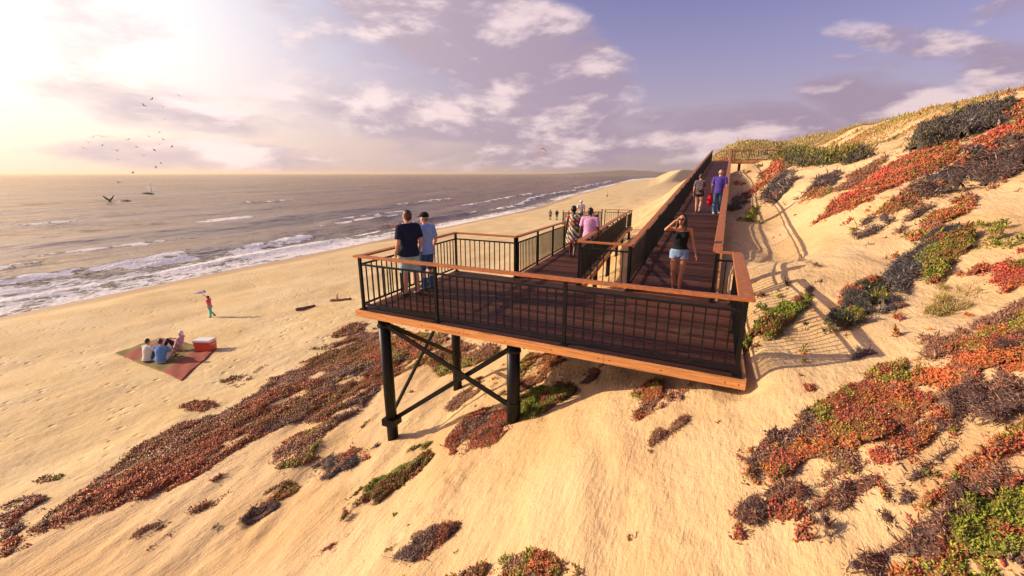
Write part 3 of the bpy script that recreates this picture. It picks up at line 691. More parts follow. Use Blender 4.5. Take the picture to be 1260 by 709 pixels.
PATCHES = [
 ('ice_plant_mat', 'brown', [(640,440),(700,448),(740,455),(735,468),(700,470),(650,470)], 'thin brown plants in the shade under the middle of the deck', .45, .06, .25),
 # toe of the dune
 ('ice_plant_mat', 'brown', [(49,647),(107,605),(153,566),(223,519),(274,512),(325,480),(371,450),(413,424),(447,412),(474,408),(500,420),(474,470),(455,490),(430,512),(400,522),(385,512),(348,524),(297,542),(250,580),(200,607),(153,617),(107,635)], 'long reddish brown ice plant mat along the foot of the dune, the largest one', 1.02, .11, .07),
 ('ice_plant_mat', 'orange', [(60,640),(110,612),(160,598),(215,575),(280,545),(300,548),(245,583),(200,607),(150,618),(105,634)], 'rusty red strip of ice plant on the lower edge of the long brown mat', .62, .09, .12),
 ('ice_plant_mat', 'mix', [(335,577),(340,555),(362,535),(395,522),(425,512),(440,500),(420,520),(398,535),(390,560),(362,578)], 'olive and rust ice plant tongue hanging below the long brown mat', .85, .09, .16),
 ('ice_plant_mat', 'brown', [(404,417),(414,410),(434,399),(450,399),(449,408),(425,414)], 'small brown ice plant mat on the sand just left of the front left deck corner', .95, .05, .1),
 ('ice_plant_mat', 'brown', [(0,628),(25,615),(62,612),(48,622),(28,634),(22,665),(0,692)], 'dull brown ice plant mat at the bottom left of the beach', .95, .14, .12),
 ('ice_plant_mat', 'mix', [(478,402),(520,410),(560,420),(612,430),(612,440),(590,448),(575,448),(560,458),(540,462),(520,450),(498,462),(482,470),(474,440)], 'orange brown ice plant under the deck between the two left posts', .8, .12, .15),
 ('ice_plant_mat', 'purple', [(545,505),(560,490),(585,476),(594,476),(585,488),(562,504)], 'small purple brown mat on the sand below the rear left post', .85, .06, .2),
 ('ice_plant_mat', 'orange', [(546,545),(567,518),(593,503),(626,500),(640,512),(622,532),(604,548),(575,558),(556,560)], 'ragged rust red ice plant at the foot of the front right post', .70, .09, .22),
 ('dead_shrub', 'dark', [(560,535),(590,512),(622,505),(634,512),(612,530),(585,545)], 'purplish dead twigs spread round the foot of the front right post', .55, .08, .22),
 ('ice_plant_mat', 'green', [(628,505),(640,492),(665,478),(704,474),(704,486),(682,498),(660,516),(640,516)], 'dark green clump right of the front right post in the deck shade', .9, .13, .2),
 ('ice_plant_mat', 'mix', [(615,478),(635,452),(655,434),(690,436),(695,446),(670,458),(640,472)], 'orange green ice plant below the middle of the deck edge', .8, .1, .2),
 ('dead_shrub', 'dark', [(614,488),(635,472),(660,460),(668,466),(645,482)], 'streak of dead twigs just above the dark green clump under the deck', .8, .08, .2),
 ('ice_plant_mat', 'green', [(438,622),(455,602),(480,584),(510,568),(531,557),(528,568),(508,588),(480,610),(455,622)], 'bright yellow green ice plant wedge alone on the sand below the posts', .95, .16, .12),
 ('dead_shrub', 'grey', [(296,642),(308,629),(345,619),(342,626),(320,640),(304,650)], 'small charcoal grey dead shrub low on the left slope', .95, .10, .2),
 ('dead_shrub', 'grey', [(376,594),(389,571),(410,560),(432,560),(440,572),(405,592)], 'faded grey dead shrub under the olive tongue', .6, .10, .22),
 ('ice_plant_mat', 'red', [(415,566),(432,552),(456,553),(452,566),(436,574)], 'pale red sprigs growing out of the faded grey shrub', .5, .07, .25),
 ('ice_plant_mat', 'mix', [(316,622),(334,603),(356,590),(370,600),(355,612),(332,622)], 'thin orange and olive patch above the charcoal grey shrub', .6, .06, .2),
 ('dead_shrub', 'dark', [(480,686),(505,672),(535,655),(562,648),(560,658),(540,676),(508,697)], 'dark brown twig mat near the bottom edge left of centre', .96, .10, .14),
 ('ice_plant_mat', 'mix', [(505,662),(535,650),(565,643),(566,648),(535,656),(512,668)], 'thin orange edge of ice plant above the dark brown twig mat', .7, .05, .2),
 ('ice_plant_mat', 'mix', [(572,709),(598,697),(632,682),(665,686),(695,697),(716,704),(716,716),(570,716)], 'red and green ice plant cut by the bottom edge of the picture', .9, .13, .16),
 ('ice_plant_mat', 'red', [(384,690),(398,676),(416,669),(414,679),(396,690)], 'little pink red sprig patch low on the open slope', .45, .04, .3),
 ('ice_plant_mat', 'purple', [(160,662),(180,648),(205,640),(205,648),(180,664)], 'faint pinkish plant patch on the lower left slope', .4, .03, .3),
 ('ice_plant_mat', 'mix', [(764,512),(780,488),(805,470),(828,478),(826,490),(806,506),(785,516)], 'reddish green mat on the sand below the right half of the deck', .6, .08, .22),
 ('ice_plant_mat', 'purple', [(798,546),(818,528),(845,513),(845,522),(826,538),(806,550)], 'small purple brown sprigs right below the reddish green mat', .6, .05, .24),
 ('ice_plant_mat', 'purple', [(796,544),(806,532),(820,532),(816,542),(802,549)], 'tiny lone purple tuft in the middle of the open slope', .7, .05, .2),
 ('ice_plant_mat', 'green', [(905,440),(922,414),(950,388),(985,368),(1004,362),(994,378),(962,404),(930,434)], 'bright green ice plant bank close to the right corner of the deck', .95, .20, .1),
 # lower right slope
 ('ice_plant_mat', 'orange', [(925,566),(941,552),(986,525),(1049,480),(1080,452),(1130,440),(1211,417),(1222,432),(1190,455),(1148,492),(1112,528),(1067,552),(1020,558),(975,580),(941,600),(950,575)], 'broad orange red ice plant sheet across the lower right slope, the brightest one', .96, .12, .06),
 ('ice_plant_mat', 'mix', [(941,600),(965,568),(1010,548),(1065,545),(1046,592),(1064,570),(1103,550),(1130,548),(1100,575),(1053,594),(1010,565),(975,585)], 'olive and orange fringe along the lower side of the orange sheet', .8, .10, .1),
 ('ice_plant_mat', 'orange', [(1096,556),(1148,511),(1211,474),(1260,440),(1275,440),(1275,462),(1193,498),(1140,545),(1103,570)], 'second orange green ice plant strip below the bright orange sheet', .85, .11, .1),
 ('dead_shrub', 'dark', [(1024,540),(1050,518),(1092,500),(1104,510),(1075,522),(1045,545)], 'dark dead clump lying in the middle of the orange sheet', .8, .12, .2),
 ('dead_shrub', 'dark', [(1112,572),(1128,530),(1150,500),(1180,480),(1216,471),(1205,500),(1170,530),(1140,556)], 'big black brown dead shrub between the two orange strips', .97, .22, .12),
 ('dead_shrub', 'dark', [(1186,530),(1205,500),(1225,480),(1275,470),(1275,508),(1225,530)], 'purple brown dead shrub at the right edge below the orange strips', .96, .2, .12),
 ('ice_plant_mat', 'mix', [(1130,634),(1152,606),(1197,565),(1240,530),(1275,508),(1275,535),(1220,572),(1178,603),(1150,626)], 'olive orange ice plant strip running down from the right edge', .93, .13, .1),
 ('dead_shrub', 'dark', [(904,642),(916,616),(950,602),(990,594),(985,604),(962,620),(930,648)], 'dark twig clump left of its twin at the bottom of the orange sheet', .97, .12, .14),
 ('dead_shrub', 'dark', [(992,630),(1022,608),(1060,594),(1090,585),(1080,600),(1050,624),(1024,642)], 'dark twig clump right of its twin at the bottom of the orange sheet', .97, .12, .14),
 ('dead_shrub', 'dark', [(1093,624),(1110,611),(1130,606),(1122,617),(1105,628)], 'smallest dark twig clump between two larger ones on the lower right', .95, .08, .2),
 ('dead_shrub', 'dark', [(1104,602),(1140,570),(1180,546),(1174,560),(1145,584),(1118,602)], 'long thin dark twig streak above the olive orange strip', .9, .09, .14),
 ('dead_shrub', 'purple', [(1000,600),(1020,575),(1048,560),(1046,580),(1022,600)], 'thin faded brown twigs left of the olive fringe', .5, .05, .25),
 ('dead_shrub', 'dark', [(1031,716),(1070,690),(1112,669),(1150,640),(1190,606),(1235,590),(1245,598),(1200,625),(1170,650),(1160,690),(1150,716)], 'dark purple dead shrub filling the bottom right foreground', .93, .16, .08),
 ('ice_plant_mat', 'green', [(1157,655),(1190,628),(1225,620),(1275,604),(1275,665),(1220,702),(1176,684)], 'large green and red ice plant clump at the bottom right', .97, .2, .1),
 ('ice_plant_mat', 'red', [(1165,640),(1200,616),(1260,594),(1262,606),(1215,624),(1175,652)], 'dark red ice plant along the top of the large bottom right clump', .7, .14, .14),
 ('ice_plant_mat', 'orange', [(1085,490),(1140,448),(1215,412),(1275,385),(1275,442),(1215,458),(1150,492),(1105,515)], 'orange ice plant joining the bright sheet to the right edge of the picture', .97, .12, .08),
 ('ice_plant_mat', 'red', [(1060,560),(1120,530),(1150,515),(1140,545),(1085,580)], 'crimson ice plant left of the big black brown shrub', .9, .10, .14),
 ('ice_plant_mat', 'orange', [(1120,640),(1160,600),(1215,560),(1275,520),(1275,545),(1215,590),(1165,630)], 'orange ice plant drift above the bottom right clump', .9, .12, .12),
 ('ice_plant_mat', 'orange', [(1085,716),(1120,690),(1165,672),(1200,690),(1275,660),(1275,716)], 'rust orange ice plant in the very bottom right corner', .9, .14, .12),
 # right slope
 ('ice_plant_mat', 'red', [(1222,352),(1236,328),(1262,306),(1278,304),(1278,345),(1250,356),(1234,366)], 'bright coral red bush cut by the right edge of the picture', .85, .18, .16),
 ('ice_plant_mat', 'purple', [(1124,440),(1170,415),(1220,390),(1275,360),(1275,376),(1215,408),(1150,442)], 'mauve brown strip climbing to the right edge above the orange strip', .75, .09, .1),
 ('ice_plant_mat', 'orange', [(1170,440),(1209,420),(1275,385),(1275,436),(1240,440),(1210,446)], 'orange and purple ice plant at the right edge below the mauve strip', .75, .12, .12),
 ('dead_shrub', 'dark', [(1205,445),(1230,425),(1275,400),(1275,420),(1245,436),(1222,450)], 'dark twig streak inside the orange and purple mat at the right edge', .7, .12, .14),
 ('dead_shrub', 'grey', [(1046,442),(1058,428),(1074,420),(1074,434),(1058,444)], 'faint grey shrub alone on the sand right of the green bank', .5, .08, .25),
 ('grass_tussock', 'straw', [(1148,392),(1160,370),(1186,350),(1212,346),(1208,366),(1180,388)], 'pale dry grass tussock alone on the right slope', .55, .10, .25),
 ('dead_shrub', 'grey', [(1085,392),(1092,345),(1108,322),(1125,305),(1150,288),(1178,278),(1184,284),(1155,300),(1140,325),(1118,355),(1100,378)], 'grey dead shrub streak left of the green and red clump on the right slope', .9, .17, .1),
 ('ice_plant_mat', 'green', [(1128,325),(1138,302),(1165,292),(1200,288),(1192,308),(1170,330),(1160,352),(1142,352)], 'green and red ice plant clump high on the right slope', .95, .28, .14),
 ('dead_shrub', 'shrub', [(1025,412),(1032,368),(1055,352),(1080,345),(1090,360),(1086,386),(1055,402)], 'blackish green shrub at the end of the railing shadows', .95, .24, .14),
 ('ice_plant_mat', 'red', [(1028,398),(1040,360),(1075,344),(1082,350),(1050,366),(1042,400)], 'dark red tips round the left side of the blackish green shrub', .45, .18, .14),
 ('ice_plant_mat', 'mix', [(1115,300),(1122,284),(1158,260),(1197,240),(1200,258),(1168,272),(1136,294)], 'orange green strip above the grey streak on the right slope', .93, .16, .1),
 ('dead_shrub', 'grey', [(1050,290),(1062,272),(1102,262),(1100,272),(1060,296)], 'charcoal dead shrub alone on the sand left of the orange green strip', .97, .16, .14),
 ('dead_shrub', 'grey', [(1098,290),(1110,281),(1121,279),(1112,288)], 'small charcoal tuft right below the lone charcoal shrub', .95, .12, .2),
 ('ice_plant_mat', 'mix', [(1076,264),(1100,244),(1140,224),(1160,214),(1162,226),(1130,246),(1096,264)], 'orange and olive strip under the black shrubs of the upper slope', .9, .16, .1),
 ('dead_shrub', 'grey', [(1106,275),(1125,262),(1146,249),(1150,256),(1120,274)], 'thin grey twig streak between the two orange olive strips', .85, .12, .15),
 ('ice_plant_mat', 'red', [(1003,273),(1025,255),(1060,228),(1090,206),(1130,186),(1172,176),(1178,188),(1150,208),(1110,226),(1060,250),(1020,270)], 'long scarlet ice plant sweep on the upper right slope', .96, .16, .06),
 ('ice_plant_mat', 'purple', [(1028,236),(1050,215),(1075,198),(1092,194),(1075,212),(1045,234)], 'brownish mat just left of the scarlet sweep', .85, .16, .12),
 ('dead_shrub', 'grey', [(1120,238),(1150,218),(1180,202),(1215,186),(1275,165),(1275,205),(1225,225),(1185,236),(1145,242)], 'large slate black shrub mass on the upper right slope', .95, .35, .08),
 ('ice_plant_mat', 'red', [(1175,200),(1200,178),(1230,160),(1275,148),(1275,165),(1220,182),(1190,204)], 'scarlet ice plant streaks above the large slate black shrubs', .6, .25, .12),
 ('dead_shrub', 'shrub', [(1124,186),(1130,170),(1160,154),(1195,144),(1240,134),(1240,150),(1200,166),(1160,182),(1135,190)], 'black green shrub band right under the grassy crest', .97, .75, .06),
 ('ice_plant_mat', 'orange', [(1205,142),(1240,132),(1275,122),(1275,142),(1240,146)], 'orange tinted plants along the crest at the upper right', .8, .25, .1),
 ('dead_shrub', 'shrub', [(952,197),(965,187),(1005,191),(1040,187),(1070,186),(1074,196),(1020,204),(985,206)], 'dark shrub hedge along the crest right of the top landing', .95, .5, .06),
 ('ice_plant_mat', 'red', [(922,238),(940,212),(958,198),(972,198),(960,214),(940,232)], 'red ice plant just below the top landing', .85, .2, .12),
 ('dead_shrub', 'grey', [(938,244),(950,226),(966,212),(980,216),(972,230),(954,252)], 'dark shrub clump right of the red patch below the top landing', .85, .25, .14),
 ('dead_shrub', 'grey', [(998,236),(1010,219),(1030,211),(1032,222),(1014,236)], 'dark shrub clump on bare sand midway along the upper slope', .85, .25, .14),
 ('ice_plant_mat', 'mix', [(990,240),(1000,232),(1022,230),(1026,236),(1004,246)], 'rusty fringe under the dark clump midway along the upper slope', .6, .12, .16),
 ('ice_plant_mat', 'green', [(914,272),(922,258),(932,256),(930,266),(922,274)], 'small green tuft on the sand beside the long ramp', .95, .25, .14),
 ('dead_shrub', 'grey', [(897,262),(906,246),(920,236),(922,244),(908,258)], 'dark twig streak beside the long ramp above the green tuft', .8, .15, .14),
 ('dead_shrub', 'dark', [(968,372),(985,360),(1004,352),(1000,362),(984,374)], 'low twigs at the top end of the green bank', .5, .08, .2),
 # on the beach
 ('ice_plant_mat', 'brown', [(220,501),(240,494),(262,494),(268,500),(250,507),(230,506)], 'lone brown and olive plant tuft on the beach below the picnic blanket', .85, .08, .14),
 ('ice_plant_mat', 'mix', [(380,430),(398,426),(420,420),(412,428),(392,432)], 'olive sprigs on the sand left of the front left post', .45, .04, .2),
 ('ice_plant_mat', 'mix', [(40,592),(58,587),(80,585),(74,591),(52,595)], 'thin olive sprigs on the beach above the bottom left mat', .5, .03, .2),
 ('ice_plant_mat', 'mix', [(270,470),(285,464),(300,462),(296,470),(280,474)], 'faint olive sprigs on the beach between blanket and long brown mat', .45, .03, .2),
]
for p in PATCHES:
    patch(p[0], p[1], p[2], p[3], p[4], p[5], p[6], cat='shrub' if p[0] == 'dead_shrub' else ('grass' if p[0] == 'grass_tussock' else 'ground plant'))

def scatter(name, kind, n, s0, s1, t0, t1, L, fn, seed, hgt=.05, px=None):
    rng = np.random.default_rng(seed); Q = np.stack([s0+(s1-s0)*rng.random(n), t0+(t1-t0)*rng.random(n)], -1)
    Q = Q[rng.random(len(Q)) < fn(Q[:, 0], Q[:, 1])]
    if len(Q) == 0: return
    P = np.stack([Q[:, 0], Q[:, 1], ground(Q[:, 0], Q[:, 1])], -1)
    d = np.hypot(Q[:, 0], Q[:, 1]); LL = np.clip(L*d/30, L*.35, L*3)
    o = leaves(name, P, None, kind, LL, None, seed, hgt*rng.random(len(Q))); o['kind'] = 'stuff'
    return o
def crest(s, t):
    z = ground(s, t, False)-CZ; P = 1.7+.012*np.clip(t-30, -30, 200)+2.5*sstep(8, 14.5, s)+.012*np.clip(s-14, 0, 300)
    a = sstep(1.0, .25, P-z)*(fbm(s*.25, t*.25, 131, 3) > .36)
    hill = np.exp(-((s-5.5)/6)**2-((t-82)/12)**2)
    return np.maximum(a, hill > .35)*1.
scatter('crest_grass', 'meadow', 380000, -2, 60, 14, 130, .09, crest, 201, .05)
scatter('crest_grass', 'meadow', 70000, -2, 12, 60, 84, .07, lambda s, t: (np.exp(-((s-5.5)/6)**2-((t-82)/12)**2) > .3)*(fbm(s*.3, t*.3, 133, 3) > .38)*1., 211, .05)
scatter('crest_grass', 'straw', 40000, 2, 50, 14, 110, .07, crest, 203, .05)
def sprig(s, t): return np.clip(sstep(.52, .68, fbm(s*.8, t*.5, 141, 4))*.8, 0, 1)*sstep(-9, -4, s)*(1-.9*sstep(-6.4, -6, s)*(1-sstep(.8, 1, s))*sstep(5.6, 5.8, t)*(1-sstep(10, 10.4, t)))
scatter('dry_sprigs', 'purple', 22000, -9, 14, .6, 34, .05, sprig, 207, .01)
def litter(s, t): return np.clip(sstep(.55, .72, fbm(s*.5, t*.35, 151, 4)), 0, 1)*.5
scatter('beach_wrack', 'dark', 9000, -30, -11, 2, 45, .018, litter, 209, .0)

# ------------------------------------------------------------------ people
def V3(*a): return Vector(a)
def remeshed(name, mb, voxel, smooth=3):
    me = mb.mesh(name+'_src'); o = bpy.data.objects.new(name+'_src', me); COL.objects.link(o)
    r = o.modifiers.new('r', 'REMESH'); r.mode = 'VOXEL'; r.voxel_size = voxel
    s = o.modifiers.new('s', 'SMOOTH'); s.factor = .5; s.iterations = smooth
    dg = bpy.context.evaluated_depsgraph_get(); dg.update()
    out = bpy.data.meshes.new_from_object(o.evaluated_get(dg)); out.name = name
    bpy.data.objects.remove(o); bpy.data.meshes.remove(me)
    out.materials.clear(); out.polygons.foreach_set('use_smooth', [True]*len(out.polygons))
    return out
def default_joints(h, female=False):
    w = .100 if female else .115; hp = .055 if female else .052
    J = dict(pelvis=V3(0, 0, .525), waist=V3(0, .0, .60), chest=V3(0, .005, .72), neck=V3(0, -.005, .835), head=V3(0, .012, .925))
    for s, n in ((-1, 'l'), (1, 'r')):
        J['sh'+n] = V3(s*w, -.005, .805); J['el'+n] = V3(s*(w+.035), -.02, .635); J['wr'+n] = V3(s*(w+.045), .02, .490)
        J['hip'+n] = V3(s*hp, 0, .515); J['kn'+n] = V3(s*(hp+.005), .012, .285); J['an'+n] = V3(s*(hp+.005), -.01, .050)
    return {k: v*h for k, v in J.items()}
def person(label, loc, face, h=1.75, female=False, J=None, skin='skin', top=('navy', 'short'), bottom=('denim', 'long'), hair=('hair_brown', 'short'), shoes='shoe',
           look=None, voxel=.011, group=None, extras=None, bulk=1.0, handdir=None, grip=0., sit=False):
    fx, fy = face; rz = math.atan2(-fx, fy)
    root = empty('person', loc, label, 'person', group, rz)
    j = default_joints(h, female)
    for k, v in (J or {}).items(): j[k] = Vector(v)*h
    k = h*bulk; B = MB()
    W = (.098 if female else .108)*k
    up_t = (j['neck']-j['pelvis']).normalized()
    side = (j['shr']-j['shl']).normalized(); front = up_t.cross(side).normalized()
    sideH = (j['hipr']-j['hipl']).normalized(); frontH = Vector((0, 0, 1)).cross(sideH)
    frontH = (front*.6+frontH*.4).normalized() if frontH.length > .1 else front
    def torso(e, z0=0, z1=1, flare=0):
        s = [(j['pelvis']-up_t*.045*h, .070, .055), (j['pelvis']+up_t*.005*h, .098 if not female else .100, .070), (j['waist'], .086 if not female else .074, .062 if not female else .055),
             (lerpv(j['waist'], j['chest'], .5), .094 if not female else .080, .065), (j['chest'], .104 if not female else .088, .070), (lerpv(j['chest'], j['neck'], .55), .100 if not female else .086, .058), (j['neck']-up_t*.015*h, .052, .042)]
        s = s[z0:len(s) if z1 == 1 else z1]
        return [(c, side*(rx*k+e), front*(ry*k+e)) for c, rx, ry in s]
    def lerpv(a, b, u): return a+(b-a)*u
    B.loft(torso(0), 16)
    if female:
        for sg in (-1, 1): B.ell(j['chest']+side*(sg*.042*h)+front*.055*h+up_t*.01*h, (.033*h, .03*h, .035*h))
    B.caps(j['neck']-up_t*.03*h, j['head']-Vector((0, 0, .03*h)), .033*h, .030*h)
    # head
    hd = j['head']; lk = Vector(look).normalized() if look else Vector((0, 1, -.05)).normalized()
    hx = lk.cross(Vector((0, 0, 1))).normalized(); hu = hx.cross(lk).normalized(); Q = Matrix((hx, lk, hu)).transposed()
    def H(x, y, z): return hd+Q@Vector((x*h, y*h, z*h))
    B.ell(H(0, -.006, .012), (.045*h, .056*h, .060*h), rot=Q, n=18, m=12); B.ell(H(0, .012, -.026), (.034*h, .038*h, .042*h), rot=Q)
    B.caps(H(0, .046, .004), H(0, .060, -.012), .006*h, .009*h, 8); B.caps(H(0, .04, -.048), H(0, .044, -.05), .013*h, .011*h, 8)
    B.caps(H(-.012, .046, -.03), H(.012, .046, -.03), .006*h, .006*h, 8)
    for sg in (-1, 1): B.ell(H(sg*.046, -.004, -.002), (.007*h, .013*h, .02*h), n=8, m=6, rot=Q)
    hands = {}
    for n, sg in (('l', -1), ('r', 1)):
        sh, el, wr, hip, kn, an = (j[q+n] for q in ('sh', 'el', 'wr', 'hip', 'kn', 'an'))
        B.caps(sh, el, .028*k, .022*k); B.caps(el, wr, .0225*k, .0145*k)
        B.caps(hip, kn, .052*k*(1.03 if female else 1), .032*k); B.caps(kn, lerpv(kn, an, .35), .031*k, .033*k); B.caps(lerpv(kn, an, .35), an, .033*k, .019*k)
        B.caps(lerpv(j['neck'], sh, .3)-up_t*.012*h, sh, .032*k, .030*k)
        # hand: palm, four fingers, thumb
        d = (wr-el).normalized()
        if handdir and n in handdir: d = Vector(handdir[n]).normalized()
        pn = front.cross(d)
        if pn.length < .2: pn = Vector((0, 0, 1)).cross(d)
        pn.normalize(); acr = d.cross(pn).normalized()     # acr: across the palm
        if acr.dot(front) < 0: acr = -acr
        inn = pn if pn.dot(side*-sg) > 0 else -pn
        u = h/1.75; pl = .085*u
        kn0 = wr+d*pl
        B.loft([(wr, acr*.024*u, inn*.016*u), (wr+d*pl*.5, acr*.036*u, inn*.015*u), (kn0, acr*.038*u, inn*.012*u)], 10)
        for q, ln in enumerate((.070, .078, .072, .056)):
            b0 = kn0+acr*((1.5-q)*.021*u)-d*.012*u; cu = .25+grip*1.1+.08*q
            p1 = b0+(d*math.cos(cu*.5)+inn*math.sin(cu*.5))*ln*.5*u; p2 = p1+(d*math.cos(cu*1.5)+inn*math.sin(cu*1.5))*ln*.5*u
            B.caps(b0, p1, .0098*u, .009*u, 8); B.caps(p1, p2, .009*u, .0078*u, 8)
        t0 = wr+d*.03*u+acr*.028*u; t1 = t0+(acr*.75+d*.7+inn*.3).normalized()*.036*u; t2 = t1+(d*.9+acr*.3+inn*.4).normalized()*.03*u
        B.caps(t0, t1, .0125*u, .0105*u, 8); B.caps(t1, t2, .0105*u, .009*u, 8)
        hands[n] = (kn0, d, inn, acr)
        fd = Vector((0, 1, 0)) if not sit else ((an-kn).cross(sideH).normalized()*-1 if abs((an-kn).normalized().dot(sideH)) < .9 else Vector((0, 1, 0)))
        if sit and fd.dot(Vector((0, 1, 0))) < 0: fd = -fd
        B.caps(an-Vector((0, 0, .022*h)), an+fd*.085*h-Vector((0, 0, .034*h)), .020*k, .014*k)
    body = link('body', remeshed('body', B, voxel), M[skin], root)
    def child(name, mb, m, vox=None, par=None, sm=2):
        me = remeshed(name, mb, vox, sm) if vox else mb.mesh(name, smooth=True)
        return link(name, me, M[m], par or root)
    # top
    e = .010*h
    if top:
        T = MB(); z0 = 0 if top[1] != 'tank' else 0
        secs = torso(e)
        secs[0] = (secs[0][0]-up_t*.0*h, secs[1][1]*1.02, secs[1][2]*1.05)
        if top[1] == 'tank': secs = [(j['pelvis']+up_t*.035*h, secs[1][1]*.985, secs[1][2]*1.0)]+secs[2:]
        secs = secs[:-1]+([(secs[-1][0]-up_t*.0*h, secs[-1][1]*1.05, secs[-1][2]*1.05)] if top[1] != 'tank' else [])
        T.loft(secs, 16)
        if female:
            for sg in (-1, 1): T.ell(j['chest']+side*(sg*.042*h)+front*.057*h+up_t*.01*h, (.037*h, .034*h, .039*h))
        for n in 'lr':
            sh, el, wr = j['sh'+n], j['el'+n], j['wr'+n]
            if top[1] == 'tank':
                a = lerpv(j['neck'], sh, .55)+up_t*.005*h; T.tube([a-up_t*.07*h+front*.03*h, a+up_t*.012*h, a-up_t*.07*h-front*.03*h], .016*h, 8)
            else:
                T.caps(lerpv(j['neck'], sh, .35)-up_t*.012*h, sh, .036*k+e*.4, .034*k+e*.5)
                if top[1] == 'short': T.tube([lerpv(sh, el, -.05), lerpv(sh, el, .35), lerpv(sh, el, .72)], [.031*k+e*.6, .031*k+e*.8, .031*k+e], 12)
                else: T.tube([lerpv(sh, el, -.05), el, lerpv(el, wr, .92)], [.031*k+e*.6, .025*k+e*.8, .018*k+e*.6], 12)
        if top[1] != 'tank': T.caps(j['neck']-up_t*.03*h, j['neck']-up_t*.012*h, .042*h, .040*h)
        child({'tank': 'tank_top', 'short': 'shirt', 'long': 'shirt'}[top[1]], T, top[0], voxel)
    if bottom and bottom[1] in ('long', 'shorts', 'hot'):
        T = MB(); s = torso(e*.8)[:2]; T.loft([(s[0][0]-up_t*.02*h, s[0][1]*1.1, s[0][2]*1.1), s[1], (j['pelvis']+up_t*.045*h, s[1][1]*.93, s[1][2]*.95)], 16)
        for n in 'lr':
            hip, kn, an = j['hip'+n], j['kn'+n], j['an'+n]
            if bottom[1] == 'long': T.tube([hip, lerpv(hip, kn, .5), kn, lerpv(kn, an, .5), lerpv(kn, an, 1.0)], [.055*k+e*.4, .046*k+e*.6, .037*k+e*.7, .034*k+e*.7, .030*k+e*.7], 12); T.caps(hip, kn, .053*k, .036*k)
            elif bottom[1] == 'shorts': T.tube([hip+up_t*.01*h, lerpv(hip, kn, .5), lerpv(hip, kn, .98)], [.056*k+e*.4, .052*k+e, .048*k+e*1.3], 12)
            else: T.tube([hip+up_t*.02*h, lerpv(hip, kn, .18), lerpv(hip, kn, .36)], [.056*k+e*.3, .057*k+e*.5, .055*k+e*.7], 12)
        child('trousers' if bottom[1] == 'long' else 'shorts', T, bottom[0], voxel)
    if bottom and bottom[1] == 'dress':
        T = MB(); s = torso(e)[2:]; lo = j['pelvis']
        T.loft([(lo-Vector((0, 0, .22*h)), side*.150*h, front*.135*h), (lo-Vector((0, 0, .10*h)), side*.132*h, front*.115*h), (lo, side*.116*h, front*.092*h)]+s, 18)
        for n in 'lr': T.tube([lerpv(j['sh'+n], j['el'+n], -.05), lerpv(j['sh'+n], j['el'+n], .45)], [.034*k, .040*k], 12); T.caps(lerpv(j['neck'], j['sh'+n], .35)-up_t*.012*h, j['sh'+n], .036*k, .035*k)
        child('dress', T, bottom[0], voxel)
    for n in 'lr':   # shoes
        an, kn = j['an'+n], j['kn'+n]; fd = Vector((0, 1, 0))
        T = MB(); z = an.z-.05*h
        T.loft([(an-Vector((0, .030*h, .046*h)), V3(.022*h, 0, 0), V3(0, 0, .004*h)), (an+V3(0, -.032*h, -.025*h), V3(.024*h, 0, 0), V3(0, 0, .023*h)), (an+V3(0, .03*h, -.026*h), V3(.026*h, 0, 0), V3(0, 0, .023*h)), (an+V3(0, .08*h, -.037*h), V3(.027*h, 0, 0), V3(0, 0, .013*h)), (an+V3(0, .105*h, -.042*h), V3(.016*h, 0, 0), V3(0, 0, .007*h))], 12)
        child('shoe', T, shoes)
    # hair
    hm, hs = hair
    T = MB()
    if hs == 'short':
        T.ell(H(0, -.014, .022), (.0485*h, .056*h, .0575*h), rot=Q, n=18, m=12); T.ell(H(0, -.032, -.006), (.042*h, .034*h, .040*h), rot=Q)
    elif hs == 'afro':
        T.ell(H(0, -.014, .026), (.060*h, .064*h, .066*h), rot=Q, n=18, m=12)
    elif hs == 'bald':
        for sg in (-1, 1): T.ell(H(sg*.036, -.02, -.006), (.014*h, .032*h, .022*h), rot=Q)
        T.ell(H(0, -.042, -.008), (.036*h, .018*h, .024*h), rot=Q)
    elif hs == 'long':
        T.ell(H(0, -.016, .022), (.051*h, .056*h, .060*h), rot=Q, n=18, m=12)
        T.loft([(H(0, -.03, .03), Q@V3(.050*h, 0, 0), Q@V3(0, .040*h, 0)), (H(0, -.038, -.03), Q@V3(.056*h, 0, 0), Q@V3(0, .034*h, 0)), (H(0, -.042, -.08), Q@V3(.062*h, 0, 0), Q@V3(0, .030*h, 0)), (H(0, -.048, -.13), Q@V3(.050*h, 0, 0), Q@V3(0, .022*h, 0)), (H(0, -.048, -.16), Q@V3(.02*h, 0, 0), Q@V3(0, .012*h, 0))], 14)
        for sg in (-1, 1): T.tube([H(sg*.040, .005, .045), H(sg*.053, .0, .0), H(sg*.056, -.004, -.05), H(sg*.058, .0, -.10), H(sg*.05, .0, -.14)], [.012*h, .017*h, .020*h, .016*h, .006*h], 8)
    elif hs in ('cap', 'hat'):
        T.ell(H(0, -.032, -.010), (.042*h, .032*h, .034*h), rot=Q)
    child('hair', T, hm, voxel*.8)
    if hs == 'cap':
        T = MB(); T.ell(H(0, -.008, .032), (.052*h, .060*h, .046*h), rot=Q, n=18, m=10); T.loft([(H(0, .04, .022), Q@V3(.045*h, 0, 0), Q@V3(0, .012*h, .006*h)), (H(0, .04, .030), Q@V3(.045*h, 0, 0), Q@V3(0, .012*h, .006*h))], 12)
        T.loft([(H(0, .058, .018), Q@V3(.042*h, 0, 0), Q@V3(0, .032*h, -.006*h)), (H(0, .058, .024), Q@V3(.042*h, 0, 0), Q@V3(0, .032*h, -.006*h))], 14)
        child('cap', T, 'blackcloth')
